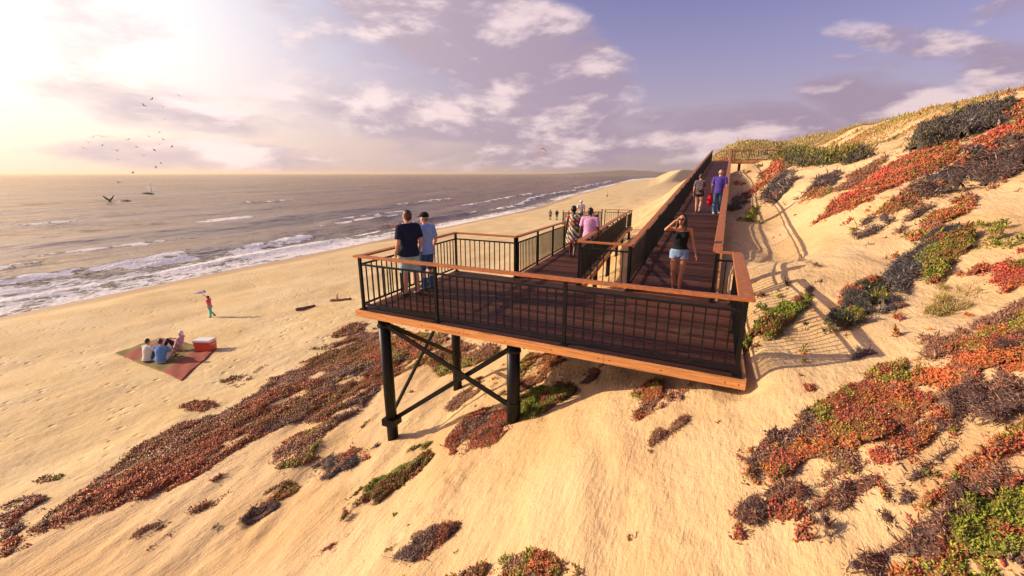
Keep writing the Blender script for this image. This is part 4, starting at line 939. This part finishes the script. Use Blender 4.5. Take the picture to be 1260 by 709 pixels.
    if hs == 'hat':
        T = MB(); T.ell(H(0, -.004, .036), (.052*h, .060*h, .044*h), rot=Q, n=18, m=10); T.loft([(H(0, 0, .016), Q@V3(.085*h, 0, 0), Q@V3(0, .095*h, 0)), (H(0, 0, .024), Q@V3(.085*h, 0, 0), Q@V3(0, .095*h, 0))], 18); child('hat', T, 'white')
    if voxel < .02 and hs not in ('x',):
        for sg in (-1, 1):
            T = MB(); T.ell(H(sg*.0175, .0445, .006), (.0065*h, .004*h, .0045*h), n=8, m=6, rot=Q); child('eye', T, 'lens')
    if extras: extras(root, j, H, Q, child, hands, side, front, h)
    return root

def deckz(s, t): return DECK+.002
def st_of(px, py, z): r = ray(px, py); k = (z-CZ)/r[2]; return r[0]*k, r[1]*k
# two men at the seaward rail
s0, t0 = st_of(507, 364, DECK); NAVY = (s0, t0)
person('man in navy polo and pale aqua shorts standing at the seaward rail', (s0, t0, DECK+.002), (-.93, .36), 1.86, skin='skin', top=('navy', 'short'), bottom=('aqua', 'shorts'), hair=('hair_brown', 'short'), bulk=1.12, voxel=.009,
       J={'knl': (-.062, .02, .285), 'knr': (.065, .0, .285), 'anl': (-.066, .02, .05), 'anr': (.072, -.03, .05), 'wrl': (-.150, .045, .49), 'wrr': (.155, .05, .49)}, look=(-.1, 1, -.03))
s0, t0 = st_of(527, 357, DECK)
person('man in light blue shirt and dark cap beside the rail pointing out to sea', (s0, t0, DECK+.002), (-.97, .22), 1.78, top=('sky', 'short'), bottom=('denim', 'long'), hair=('hair_grey', 'cap'), voxel=.009,
       J={'ell': (-.205, .115, .825), 'wrl': (-.305, .255, .850), 'wrr': (.145, .05, .50)}, look=(-.25, 1, -.04), handdir={'l': (-.62, .8, .1)})
# woman walking towards the viewer
def shades(root, j, H, Q, child, hands, side, front, h):
    T = MB()
    for sg in (-1, 1): T.ell(H(sg*.0195, .050, .007), (.0175*h, .007*h, .0135*h), n=12, m=8, rot=Q)
    T.beam(H(-.02, .054, .010), H(.02, .054, .010), .006, .005)
    for sg in (-1, 1): T.beam(H(sg*.036, .046, .010), H(sg*.049, -.005, .010), .006, .006)
    child('sunglasses', T, 'lens')
    kn0, d, inn, acr = hands['l']; T = MB(); c = j['wrl']-d*.015; T.loft([(c-d*.012, acr*.031, inn*.026), (c+d*.012, acr*.031, inn*.026)], 12, True); child('bracelet', T, 'wristband')
s0, t0 = st_of(831, 358, DECK); fx, fy = -s0, -t0; q = math.hypot(fx, fy)
person('woman in black tank top and denim shorts raising one hand to her sunglasses', (s0, t0, DECK+.002), (fx/q, fy/q), 1.74, True, skin='skin_tan', top=('blackcloth', 'tank'), bottom=('denim_light', 'hot'), hair=('hair_black', 'long'), voxel=.0085,
       J={'elr': (.185, .05, .80), 'wrr': (.085, .085, .915), 'ell': (-.145, -.03, .64), 'wrl': (-.195, .02, .505), 'knl': (-.050, .03, .285), 'anl': (-.040, .03, .05), 'knr': (.052, .045, .29), 'anr': (.035, -.045, .06), 'hipr': (.056, 0, .515)},
       look=(.38, .9, .22), extras=shades, handdir={'r': (-.55, .15, .5)})
# couple on the lower ramp
def ramp_pt(px, py):   # a point on the lower ramp
    for t in np.arange(10, 26, .05):
        z = zd(t); s, tt = st_of(px, py, z)
        if abs(tt-t) < .08: return s, tt, z
    return (*st_of(px, py, DECK-.1), DECK-.1)
p = ramp_pt(704, 317)
p = (p[0], p[1], zd(p[1])); 
person('woman with cropped black hair in a patterned dress walking down the lower ramp', p, (-.08, 1), 1.72, True, skin='skin_dark', top=None, bottom=('dress', 'dress'), hair=('hair_black', 'afro'), voxel=.011,
       J={'knl': (-.05, .05, .29), 'anl': (-.045, .05, .05), 'knr': (.055, .02, .285), 'anr': (.05, -.10, .075)})
def ramp_mid(t, u):
    c = lerp((-4.36, 9.98), (-6.0, 26.2), (t-9.98)/16.2); return (c[0]+u, t, zd(t))
s1, t1 = at_depth(724, 318, 12.9)[:2]
person('man in pink shirt walking down the lower ramp beside the woman in the dress', (s1, t1, zd(t1)), (-.05, 1), 1.74, skin='skin_dark', top=('pinkshirt', 'short'), bottom=('charcoal', 'long'), hair=('hair_black', 'short'), bulk=1.12, voxel=.011)
# couple on the long ramp
def up_pt(px, py):
    best = None
    for t in np.arange(11, 48, .03):
        s, tt = st_of(px, py, zu(t))
        if best is None or abs(tt-t) < best[0]: best = (abs(tt-t), s, tt, zu(t))
    return best[1:]
p = up_pt(858, 262.5)
def pack(root, j, H, Q, child, hands, side, front, h):
    T = MB(); c = j['chest']-front*.105*h; T.box((c.x, c.y, c.z-.02), (.26, .12, .36)); child('backpack', T, 'floral', .014)
person('woman with dark backpack and dark shorts walking up the long ramp', p, (.07, 1), 1.63, True, skin='skin', top=('floral', 'short'), bottom=('darkgreen', 'hot'), hair=('hair_brown', 'short'), voxel=.013, extras=pack,
       J={'knl': (-.05, .05, .29), 'anl': (-.045, .06, .05), 'anr': (.045, -.10, .07), 'elr': (.14, .03, .64), 'wrr': (.12, .10, .56)})
p = up_pt(881, 263.5)
PURP = p
person('bald man in purple shirt and jeans walking up the long ramp', p, (.07, 1), 1.80, skin='skin', top=('purple', 'short'), bottom=('denim', 'long'), hair=('hair_grey', 'bald'), voxel=.013, shoes='shoe_white', bulk=1.05,
       J={'knr': (.055, .04, .29), 'anr': (.055, .06, .05), 'anl': (-.055, -.08, .06)}, grip=1)
# red jacket hanging from his left hand
T = MB(); q = Vector(p)+Vector((-.29, .04, 0))
T.loft([(q+V3(0, 0, .86), V3(.03, 0, 0), V3(0, .03, 0)), (q+V3(0, 0, .78), V3(.07, 0, 0), V3(0, .05, 0)), (q+V3(-.01, 0, .6), V3(.115, 0, 0), V3(0, .07, 0)), (q+V3(-.01, 0, .42), V3(.10, .02, 0), V3(0, .07, 0)), (q+V3(.01, 0, .32), V3(.04, 0, 0), V3(0, .03, 0))], 14)
o = link('jacket', T.mesh('jacket', tuple(q), smooth=True), M['redcloth']); o.location = q; tag(o, 'bright red jacket carried by the man in the purple shirt', 'jacket')

# picnic on the beach
Lc, Tc, Rc, Bc = (on_ground(*p) for p in ((141, 435), (196, 416), (267, 430), (224, 469)))
n1, n2 = 40, 24; Vv = []; Fv = []; mi = []
for i in range(n1+1):
    for k in range(n2+1):
        u, v = i/n1, k/n2      # u: L->B and T->R, v: across
        a = lerp(Lc, Bc, u); b = lerp(Tc, Rc, u); p = lerp(a, b, v)
        w = .02*math.sin(u*17+v*6)+.015*math.sin(v*23)
        Vv.append((p[0]+w*.5, p[1], gz(p[0], p[1])+.022+.012*math.sin(u*31+v*13)))
bl = MB()
for i in range(n1):
    for k in range(n2):
        u = (i+.5)/n1; Fv.append((i*(n2+1)+k, (i+1)*(n2+1)+k, (i+1)*(n2+1)+k+1, i*(n2+1)+k+1)); mi.append(1 if (.13 < u < .33 or u > .74) else 0)
bl.v = Vv; bl.f = Fv; bl.mi = mi; bl.c = [(1, 1, 1)]*len(Vv)
bc = tuple(np.mean(np.array(Vv), 0)); o = link('picnic_blanket', bl.mesh('picnic_blanket', bc, smooth=True), [M['bl_olive'], M['bl_red']]); o.location = bc
md = o.modifiers.new('thick', 'SOLIDIFY'); md.thickness = .02
tag(o, 'large olive and red striped picnic blanket spread on the beach', 'blanket')
SITJ = dict(pelvis=(0, 0, .065), waist=(0, .02, .14), chest=(0, .05, .26), neck=(0, .085, .365), head=(0, .11, .455), shl=(-.112, .07, .335), shr=(.112, .07, .335), ell=(-.145, .14, .20), elr=(.145, .14, .20), wrl=(-.07, .24, .20), wrr=(.07, .24, .20),
            hipl=(-.055, .02, .065), hipr=(.055, .02, .065), knl=(-.085, .24, .225), knr=(.085, .24, .225), anl=(-.07, .36, .05), anr=(.07, .36, .05))
def sit_at(px, py):
    p = on_ground(px, py); return (p[0], p[1], p[2]+.03)
camdir = lambda x, y: (x*CS-y*SN, x*SN+y*CS)
person('picnicker in a white checked shirt sitting at the left of the blanket', sit_at(182, 446), camdir(.15, 1), 1.72, J=SITJ, top=('whiteplaid', 'short'), bottom=('denim', 'long'), hair=('hair_brown', 'short'), voxel=.014, sit=True)
person('picnicker in a blue shirt and white shorts sitting in the middle of the blanket', sit_at(199, 447), camdir(-.05, 1), 1.76, J=SITJ, top=('blue', 'short'), bottom=('white', 'shorts'), hair=('hair_brown', 'short'), voxel=.014, sit=True, bulk=1.1)
LEAN = dict(pelvis=(0, 0, .065), waist=(0, -.04, .14), chest=(0, -.10, .25), neck=(0, -.15, .345), head=(0, -.155, .435), shl=(-.112, -.135, .32), shr=(.112, -.135, .32), ell=(-.14, -.20, .17), elr=(.15, .0, .25), wrl=(-.16, -.25, .03), wrr=(.11, .11, .28),
            hipl=(-.055, .02, .065), hipr=(.055, .02, .065), knl=(-.12, .22, .08), knr=(.07, .20, .27), anl=(.02, .38, .045), anr=(.06, .32, .05))
person('white haired picnicker in a pink plaid shirt leaning back on one hand', sit_at(218, 432), camdir(-1, -.15), 1.74, J=LEAN, top=('plaid', 'short'), bottom=('charcoal', 'long'), hair=('hair_white', 'short'), voxel=.014, sit=True, shoes='shoe_white')
cp_ = on_ground(254, 431)
ck = empty('cooler', (cp_[0], cp_[1], cp_[2]+.02), 'red cooler with a white lid on the corner of the picnic blanket', 'cooler', rz=YAW-.05)
mb = MB(); a, b = .72, .42
vs = [(x*a/2*f, y*b/2*f, z) for z, f in ((0, .9), (.02, .92), (.40, 1.0)) for x, y in ((-1, -1), (1, -1), (1, 1), (-1, 1))]
mb.add(vs, [(3, 2, 1, 0), (8, 9, 10, 11)]+[(4*q+i, 4*q+(i+1) % 4, 4*q+4+(i+1) % 4, 4*q+4+i) for q in (0, 1) for i in range(4)])
cb = part('box', mb, M['cooler_red'], ck, local=True)
mb = MB(); mb.add([(x*a/2*f, y*b/2*f, z) for z, f in ((.402, 1.03), (.46, 1.03), (.49, .95)) for x, y in ((-1, -1), (1, -1), (1, 1), (-1, 1))], [(3, 2, 1, 0), (8, 9, 10, 11)]+[(4*q+i, 4*q+(i+1) % 4, 4*q+4+(i+1) % 4, 4*q+4+i) for q in (0, 1) for i in range(4)])
part('lid', mb, M['cooler_white'], ck, local=True)
for sg in (-1, 1):
    mb = MB(); mb.tube([(sg*.35, -.11, .3), (sg*.39, -.11, .3), (sg*.39, .11, .3), (sg*.35, .11, .3)], .014, 8); part('handle', mb, M['cooler_white'], ck, local=True)
cp_ = on_ground(207, 433.5)
# child running with a toy plane
p = on_ground(260.5, 391)
fdir = camdir(-1, .1)
person('child in pink top and teal trousers running on the beach with a toy plane', p, fdir, 1.26, True, skin='skin_tan', top=('magenta', 'short'), bottom=('teal', 'long'), hair=('hair_black', 'short'), voxel=.013,
       J={'elr': (.10, .14, .90), 'wrr': (.06, .22, 1.0), 'ell': (-.15, -.12, .68), 'wrl': (-.16, -.24, .60), 'knr': (.055, .06, .29), 'anr': (.05, .08, .05), 'knl': (-.055, -.06, .30), 'anl': (-.055, -.22, .16)}, look=(0, 1, .3))
q = Vector(p)+Vector((fdir[0]*.36, fdir[1]*.36, 1.40))
pl = empty('toy_plane', q, 'small blue and pink toy plane held up by the running child', 'toy plane', rz=math.atan2(-fdir[0], fdir[1]))
mb = MB(); mb.tube([(0, -.26, .03), (0, -.15, .02), (0, .1, 0), (0, .24, 0), (0, .28, 0)], [.015, .035, .05, .045, .01], 10); part('fuselage', mb, M['toypink'], pl, local=True, smooth=True)
mb = MB(); mb.box((0, .08, .04), (.56, .13, .018)); part('wing', mb, M['toyblue'], pl, local=True)
mb = MB(); mb.box((0, -.22, .045), (.28, .09, .012)); mb.box((0, -.23, .10), (.012, .09, .12)); part('tail', mb, M['toyblue'], pl, local=True)
# far walkers
p = on_ground(677, 271); person('far walker in pale top and dark trousers on the beach, left one of the pair', p, camdir(.3, 1), 1.76, top=('grey', 'long'), bottom=('charcoal', 'long'), voxel=.02)
p = on_ground(685, 271); person('far walker in dark clothes on the beach, right one of the pair', p, camdir(-.3, 1), 1.72, top=('charcoal', 'long'), bottom=('denim', 'long'), hair=('hair_brown', 'short'), voxel=.02)
p = on_ground(747, 243); person('lone walker in dark clothes farthest away on the beach', p, camdir(.2, 1), 1.8, top=('white', 'long'), bottom=('charcoal', 'long'), voxel=.02)
fr = lerp((-6.6, 27.3, zl), (-8.9, 30.95, zl-.34), .55)
person('far person in a white hat on the boardwalk run beyond the lower landing', fr, (-.5, 1), 1.7, top=('white', 'short'), bottom=('grey', 'long'), hair=('hair_grey', 'hat'), voxel=.02)

# ------------------------------------------------------------------ driftwood, whales, birds, kite
for (a, b, lab, seed) in (((364, 383), (388, 377), 'brown driftwood log on the beach, the left one lying at a slant', 1), ((406, 371), (432, 369), 'thicker brown driftwood log on the beach near the deck corner', 2)):
    pa, pb = on_ground(*a), on_ground(*b); n = 9; mb = MB(); rr = random.Random(seed); pts = []; rad = []
    for i in range(n):
        u = i/(n-1); p = lerp(pa, pb, u); pts.append((p[0]+rr.uniform(-.03, .03), p[1]+rr.uniform(-.03, .03), gz(p[0], p[1])+.05+rr.uniform(-.01, .02))); rad.append((.075+.02*seed)*(1-.35*u)*rr.uniform(.85, 1.15))
    mb.tube(pts, rad, 10)
    if seed == 2: q = pts[3]; mb.tube([q, (q[0]-.25, q[1]+.2, q[2]+.18), (q[0]-.4, q[1]+.45, q[2]+.25)], [.05, .035, .015], 8)
    c = tuple(np.mean(np.array(pts), 0)); o = link('driftwood_log', mb.mesh('driftwood_log', c, smooth=True), M['wood_drift']); o.location = c; tag(o, lab, 'driftwood', 'driftwood on the beach')

def whale_back(px0, px1, py, label, hgt, spout=False):
    a, b = on_level((px0+px1)/2, py, CZ-.0), None
    d = math.hypot(a[0], a[1]); L = (px1-px0)/F*(-a[0]*SN+a[1]*CS)
    o = empty('whale', (a[0], a[1], 0), label, 'whale', rz=YAW)
    mb = MB(); secs = []
    for i in range(15):
        u = -1+2*i/14; r = hgt*(1-abs(u)**2.2)**.8+.02; secs.append(((u*L/2, 0, -hgt*.25+.15*hgt*math.cos(u*2)), V3(0, r*1.5, 0), V3(0, 0, r)))
    mb.loft(secs, 14); mb.loft([((L*.16, 0, hgt*.55), V3(.5, 0, 0), V3(0, .12, 0)), ((L*.10, 0, hgt*1.15), V3(.12, 0, 0), V3(0, .05, 0))], 8)
    part('body', mb, M['whale'], o, local=True, smooth=True)
    if spout:
        rng = np.random.default_rng(3); n = 460; q = rng.random(n)**.8; H = 4.8
        r = (.22+.75*np.sin(PI*np.clip(q*.85, 0, 1))**1.0)*np.abs(rng.normal(0, 1, n)); an = rng.random(n)*2*PI
        P = np.stack([L*.30+r*np.cos(an)+.5*q, r*np.sin(an), .3+q*H], -1); sz = (.04+.08*rng.random(n))*(1.1-.5*q)
        D = np.array([[1, 1, 1], [1, -1, -1], [-1, 1, -1], [-1, -1, 1]])
        V = (P[:, None]+D[None]*sz[:, None, None]).reshape(-1, 3); i = np.arange(n)*4
        Fq = np.concatenate([np.stack([i+a_, i+b_, i+c_], -1) for a_, b_, c_ in ((0, 1, 2), (0, 3, 1), (0, 2, 3), (1, 3, 2))])
        w = npmesh('spout_spray', V, Fq, M['mist'], o); w['kind'] = 'stuff'
whale_back(144, 164, 248.2, 'low dark whale back breaking the surface right of the raised fluke', .55)
whale_back(170, 190, 238.4, 'spouting whale farther out with a tall white plume above its back', .6, True)
a = on_level(135, 248.5, CZ); o = empty('whale', (a[0], a[1], 0), 'dark whale fluke raised above the sea, leftmost of the whales', 'whale', rz=YAW)
mb = MB(); mb.tube([(0, .3, -.6), (0, .1, .1), (0, 0, .65)], [.45, .34, .22], 12); part('tail_stock', mb, M['whale'], o, local=True, smooth=True)
mb = MB()
for sg in (-1, 1):
    prof = [(0, .45, .34), (.5, .75, .36), (1.0, 1.18, .30), (1.45, 1.62, .17), (1.78, 1.95, .04)]
    mb.loft([((sg*x, -.05, z), V3(0, .07*(1-.6*x/1.8), 0), V3(-sg*.12, 0, c)) for x, z, c in prof], 10)
part('fluke', mb, M['whale'], o, local=True, smooth=True)

def bird_mesh(flap):
    mb = MB(); mb.tube([(0, -.26, 0), (0, -.14, .0), (0, .02, .0), (0, .16, .02), (0, .24, .02)], [.025, .05, .075, .05, .012], 10)
    for sg in (-1, 1):
        prof = [(.04, .02, 0, .10), (.28, .02+flap*.20, .03, .10), (.50, .02+flap*.16, 0, .075), (.72, .02+flap*.04, -.07, .02)]
        mb.loft([((sg*x, y, z), V3(0, c, 0), V3(0, 0, .016*(1-x))) for x, z, y, c in prof], 8)
    return mb.mesh('seagull', smooth=True)
BM = [bird_mesh(f) for f in (1.0, .5, 1.6)]
for m_ in BM: m_.materials.append(M['bird'])
BIRDS = [(115,169),(122,167),(126,169),(131,169),(138,168),(109,176),(103,183),(126,179),(144,186),(158,172),(168,181),(177,192),(183,168),(190,185),(196,178),(201,172),(196,163),(212,181),(226,170),(145,197),(164,213),(192,206),(198,201),(146,225),(177,130),(187,122),(200,132),(220,118),(203,147)]
for i, (x, y) in enumerate(BIRDS):
    p = at_depth(x, y, 92+(i*37 % 40)); o = bpy.data.objects.new('seagull', BM[i % 3]); COL.objects.link(o); o.location = p; o.scale = (.95, .95, .95)
    o.rotation_euler = (random.uniform(-.2, .2), random.uniform(-.5, .5), random.uniform(0, 6.3)); tag(o, 'small dark gull flying in the loose flock over the sea', 'bird', 'gulls flying over the sea')
p = at_depth(667, 188, 150); kt = empty('kite', p, 'small orange kite high over the far beach', 'kite', rz=YAW); kt.scale = (1.5, 1.5, 1.5)
mb = MB(); mb.loft([((-1.0+2.0*i/8, 0, .9-.9*abs(-1+2*i/8)**2*.8), V3(0, .5*(1-.5*abs(-1+2*i/8)**2), 0), V3(0, 0, .10)) for i in range(9)], 10); part('canopy', mb, M['kite'], kt, local=True, smooth=True)
mb = MB(); mb.tube([(-.9, 0, .2), (0, 0, -1.4), (.9, 0, .2)], .03, 6); mb.tube([(0, 0, -1.4), (0, -.1, -1.9)], .08, 6); part('bridle', mb, M['kite'], kt, local=True)

# ------------------------------------------------------------------ haze
mb = MB(); mb.box((0, 0, 4), (36000, 36000, 44)); hz_ = link('haze', mb.mesh('haze'), []); hz_['kind'] = 'stuff'
hm_ = bpy.data.materials.new('haze_air'); hm_.use_nodes = True; g = NT(hm_.node_tree); g.n.remove(g.n['Principled BSDF'])
pv = g.node('ShaderNodeVolumePrincipled'); pv.inputs['Density'].default_value = 2.0e-4; pv.inputs['Color'].default_value = (1., .84, .62, 1); pv.inputs['Anisotropy'].default_value = .35
g.l.new(pv.outputs[0], g.n['Material Output'].inputs['Volume']); hz_.data.materials.append(hm_)
# ------------------------------------------------------------------ light, sky, camera
SEL = R(22); sd = Vector((-.965, -.26, 0)).normalized()*math.cos(SEL); SUN = Vector((sd.x, sd.y, math.sin(SEL)))
sl_ = bpy.data.lights.new('sun', 'SUN'); sl_.energy = 5.0; sl_.angle = R(.6); sl_.color = (1, .80, .56)
so = bpy.data.objects.new('sun', sl_); COL.objects.link(so); so.rotation_euler = SUN.to_track_quat('Z', 'Y').to_euler(); so.location = SUN*60
w = bpy.data.worlds.new('World'); SC.world = w; w.use_nodes = True; g = NT(w.node_tree); bg = g.n['Background']; bg.inputs['Strength'].default_value = .1
sky = g.node('ShaderNodeTexSky', sky_type='NISHITA'); sky.sun_disc = False; sky.sun_elevation = SEL; sky.sun_rotation = math.atan2(SUN.x, SUN.y); sky.altitude = 0; sky.air_density = 1.0; sky.dust_density = 2.0; sky.ozone_density = 2.0
tc = g.node('ShaderNodeTexCoord'); D = tc.outputs['Generated']
base = sky.outputs[0]
gs = g.vm('DOT_PRODUCT', D, tuple(SUN)); gs = g.math('MAXIMUM', gs, 0.)
gd = camdir(-1.30, 1.0); GL = Vector((gd[0], gd[1], .40)).normalized()   # bright glow added to the sky colour towards the upper left
gg = g.math('MAXIMUM', g.vm('DOT_PRODUCT', D, tuple(GL)), 0.)
glow = g.math('ADD', g.math('MULTIPLY', g.math('POWER', gg, 8.), 8.0), g.math('MULTIPLY', g.math('POWER', gs, 4.), 1.6))
base = g.vm('MULTIPLY', base, g.mix(g.math('POWER', gg, 5.), (1.52, .98, 1.28), (1.06, .92, .80)))
sky_c = g.vm('ADD', base, g.vm('SCALE', (1., .88, .73), scale=glow))
sep = g.node('ShaderNodeSeparateXYZ'); g.l.new(D, sep.inputs[0]); el = sep.outputs[2]
hz = g.math('POWER', g.mapr(el, .44, -.02), 1.7)
sky_c = g.mix(g.math('MULTIPLY', hz, .74), sky_c, g.vm('ADD', g.vm('SCALE', (1., .74, .44), scale=g.math('MULTIPLY', g.math('POWER', gg, 2.6), 4.4)), (4.5, 3.6, 4.0)))
# clouds
cv = g.vm('MULTIPLY', D, (1., 1., 2.7)); cn = g.noise(cv, 3.2, 10, .58, .2); cn2 = g.noise(g.vm('ADD', cv, tuple(Vector((SUN.x, SUN.y, SUN.z*2.7))*.065)), 3.2, 6, .58, .2)
CL = [(430,105,360,90,.16,.27),(600,50,230,90,.5,.47),(690,105,120,80,.5,.44),(640,150,300,34,.05,.44),(330,135,260,42,.12,.31),(780,165,120,36,0,.43),(900,165,150,40,0,.44),(980,178,120,24,0,.40),(1110,135,120,44,.28,.46),(1170,62,170,26,.2,.38),(1250,90,80,44,.2,.42),(480,195,460,24,0,.26),(1240,8,60,20,-.4,.28),(1080,75,80,12,.05,.30),(700,195,200,14,0,.30),(290,25,110,18,-.35,.24)]
tot = None
for (x, y, wx, wy, rot, amt) in CL:
    c = Vector(ray(x, y)).normalized(); ux = Vector((CS, SN, 0)); ux = (ux-c*ux.dot(c)).normalized(); uz = ux.cross(c); 
    if uz.z < 0: uz = -uz
    ax = ux*math.cos(rot)-uz*math.sin(rot); az = uz*math.cos(rot)+ux*math.sin(rot); ln = Vector(ray(x, y)).length
    k = 1/(F*ln)
    u = g.math('DIVIDE', g.vm('DOT_PRODUCT', D, tuple(ax)), wx*k); v = g.math('DIVIDE', g.vm('DOT_PRODUCT', D, tuple(az)), wy*k)
    r2 = g.math('ADD', g.math('MULTIPLY', u, u), g.math('MULTIPLY', v, v)); mk = g.mapr(r2, 1.6, 0., 0., amt)
    mk = g.math('MULTIPLY', mk, g.math('GREATER_THAN', g.vm('DOT_PRODUCT', D, tuple(c)), 0.))
    tot = mk if tot is None else g.math('MAXIMUM', tot, mk)
dens = g.mapr(g.math('ADD', cn, tot), .685, .89)
lit = g.mapr(g.math('SUBTRACT', cn, cn2), -.03, .12)
shade = g.mix(lit, (3.5, 2.65, 3.55), (7.8, 6.1, 6.2))
shade = g.vm('ADD', shade, g.vm('SCALE', (1., .88, .74), scale=g.math('MULTIPLY', g.math('POWER', gg, 3.2), 3.0)))
fin = g.mix(g.math('MULTIPLY', dens, .9), sky_c, shade)
fin = g.mix(g.mapr(el, -.01, -.05), fin, (2.0, 1.8, 1.7))
g.l.new(fin, bg.inputs['Color'])

cam = bpy.data.cameras.new('camera'); co = bpy.data.objects.new('camera', cam); COL.objects.link(co); co.location = (0, 0, CZ)
co.rotation_euler = (PI/2-PITCH, 0, YAW); cam.sensor_fit = 'HORIZONTAL'; cam.sensor_width = 36; cam.lens = F/1260*36; cam.clip_start = .05; cam.clip_end = 60000
SC.camera = co
SC.view_settings.view_transform = 'Standard'; SC.view_settings.look = 'None'; SC.view_settings.gamma = 1; SC.view_settings.exposure = .17; SC.view_settings.use_curve_mapping = False
SC.cycles.use_denoising = True; SC.cycles.max_bounces = 6; SC.cycles.diffuse_bounces = 3; SC.cycles.glossy_bounces = 3; SC.cycles.volume_bounces = 0
SC.cycles.use_adaptive_sampling = True; SC.cycles.adaptive_threshold = .015
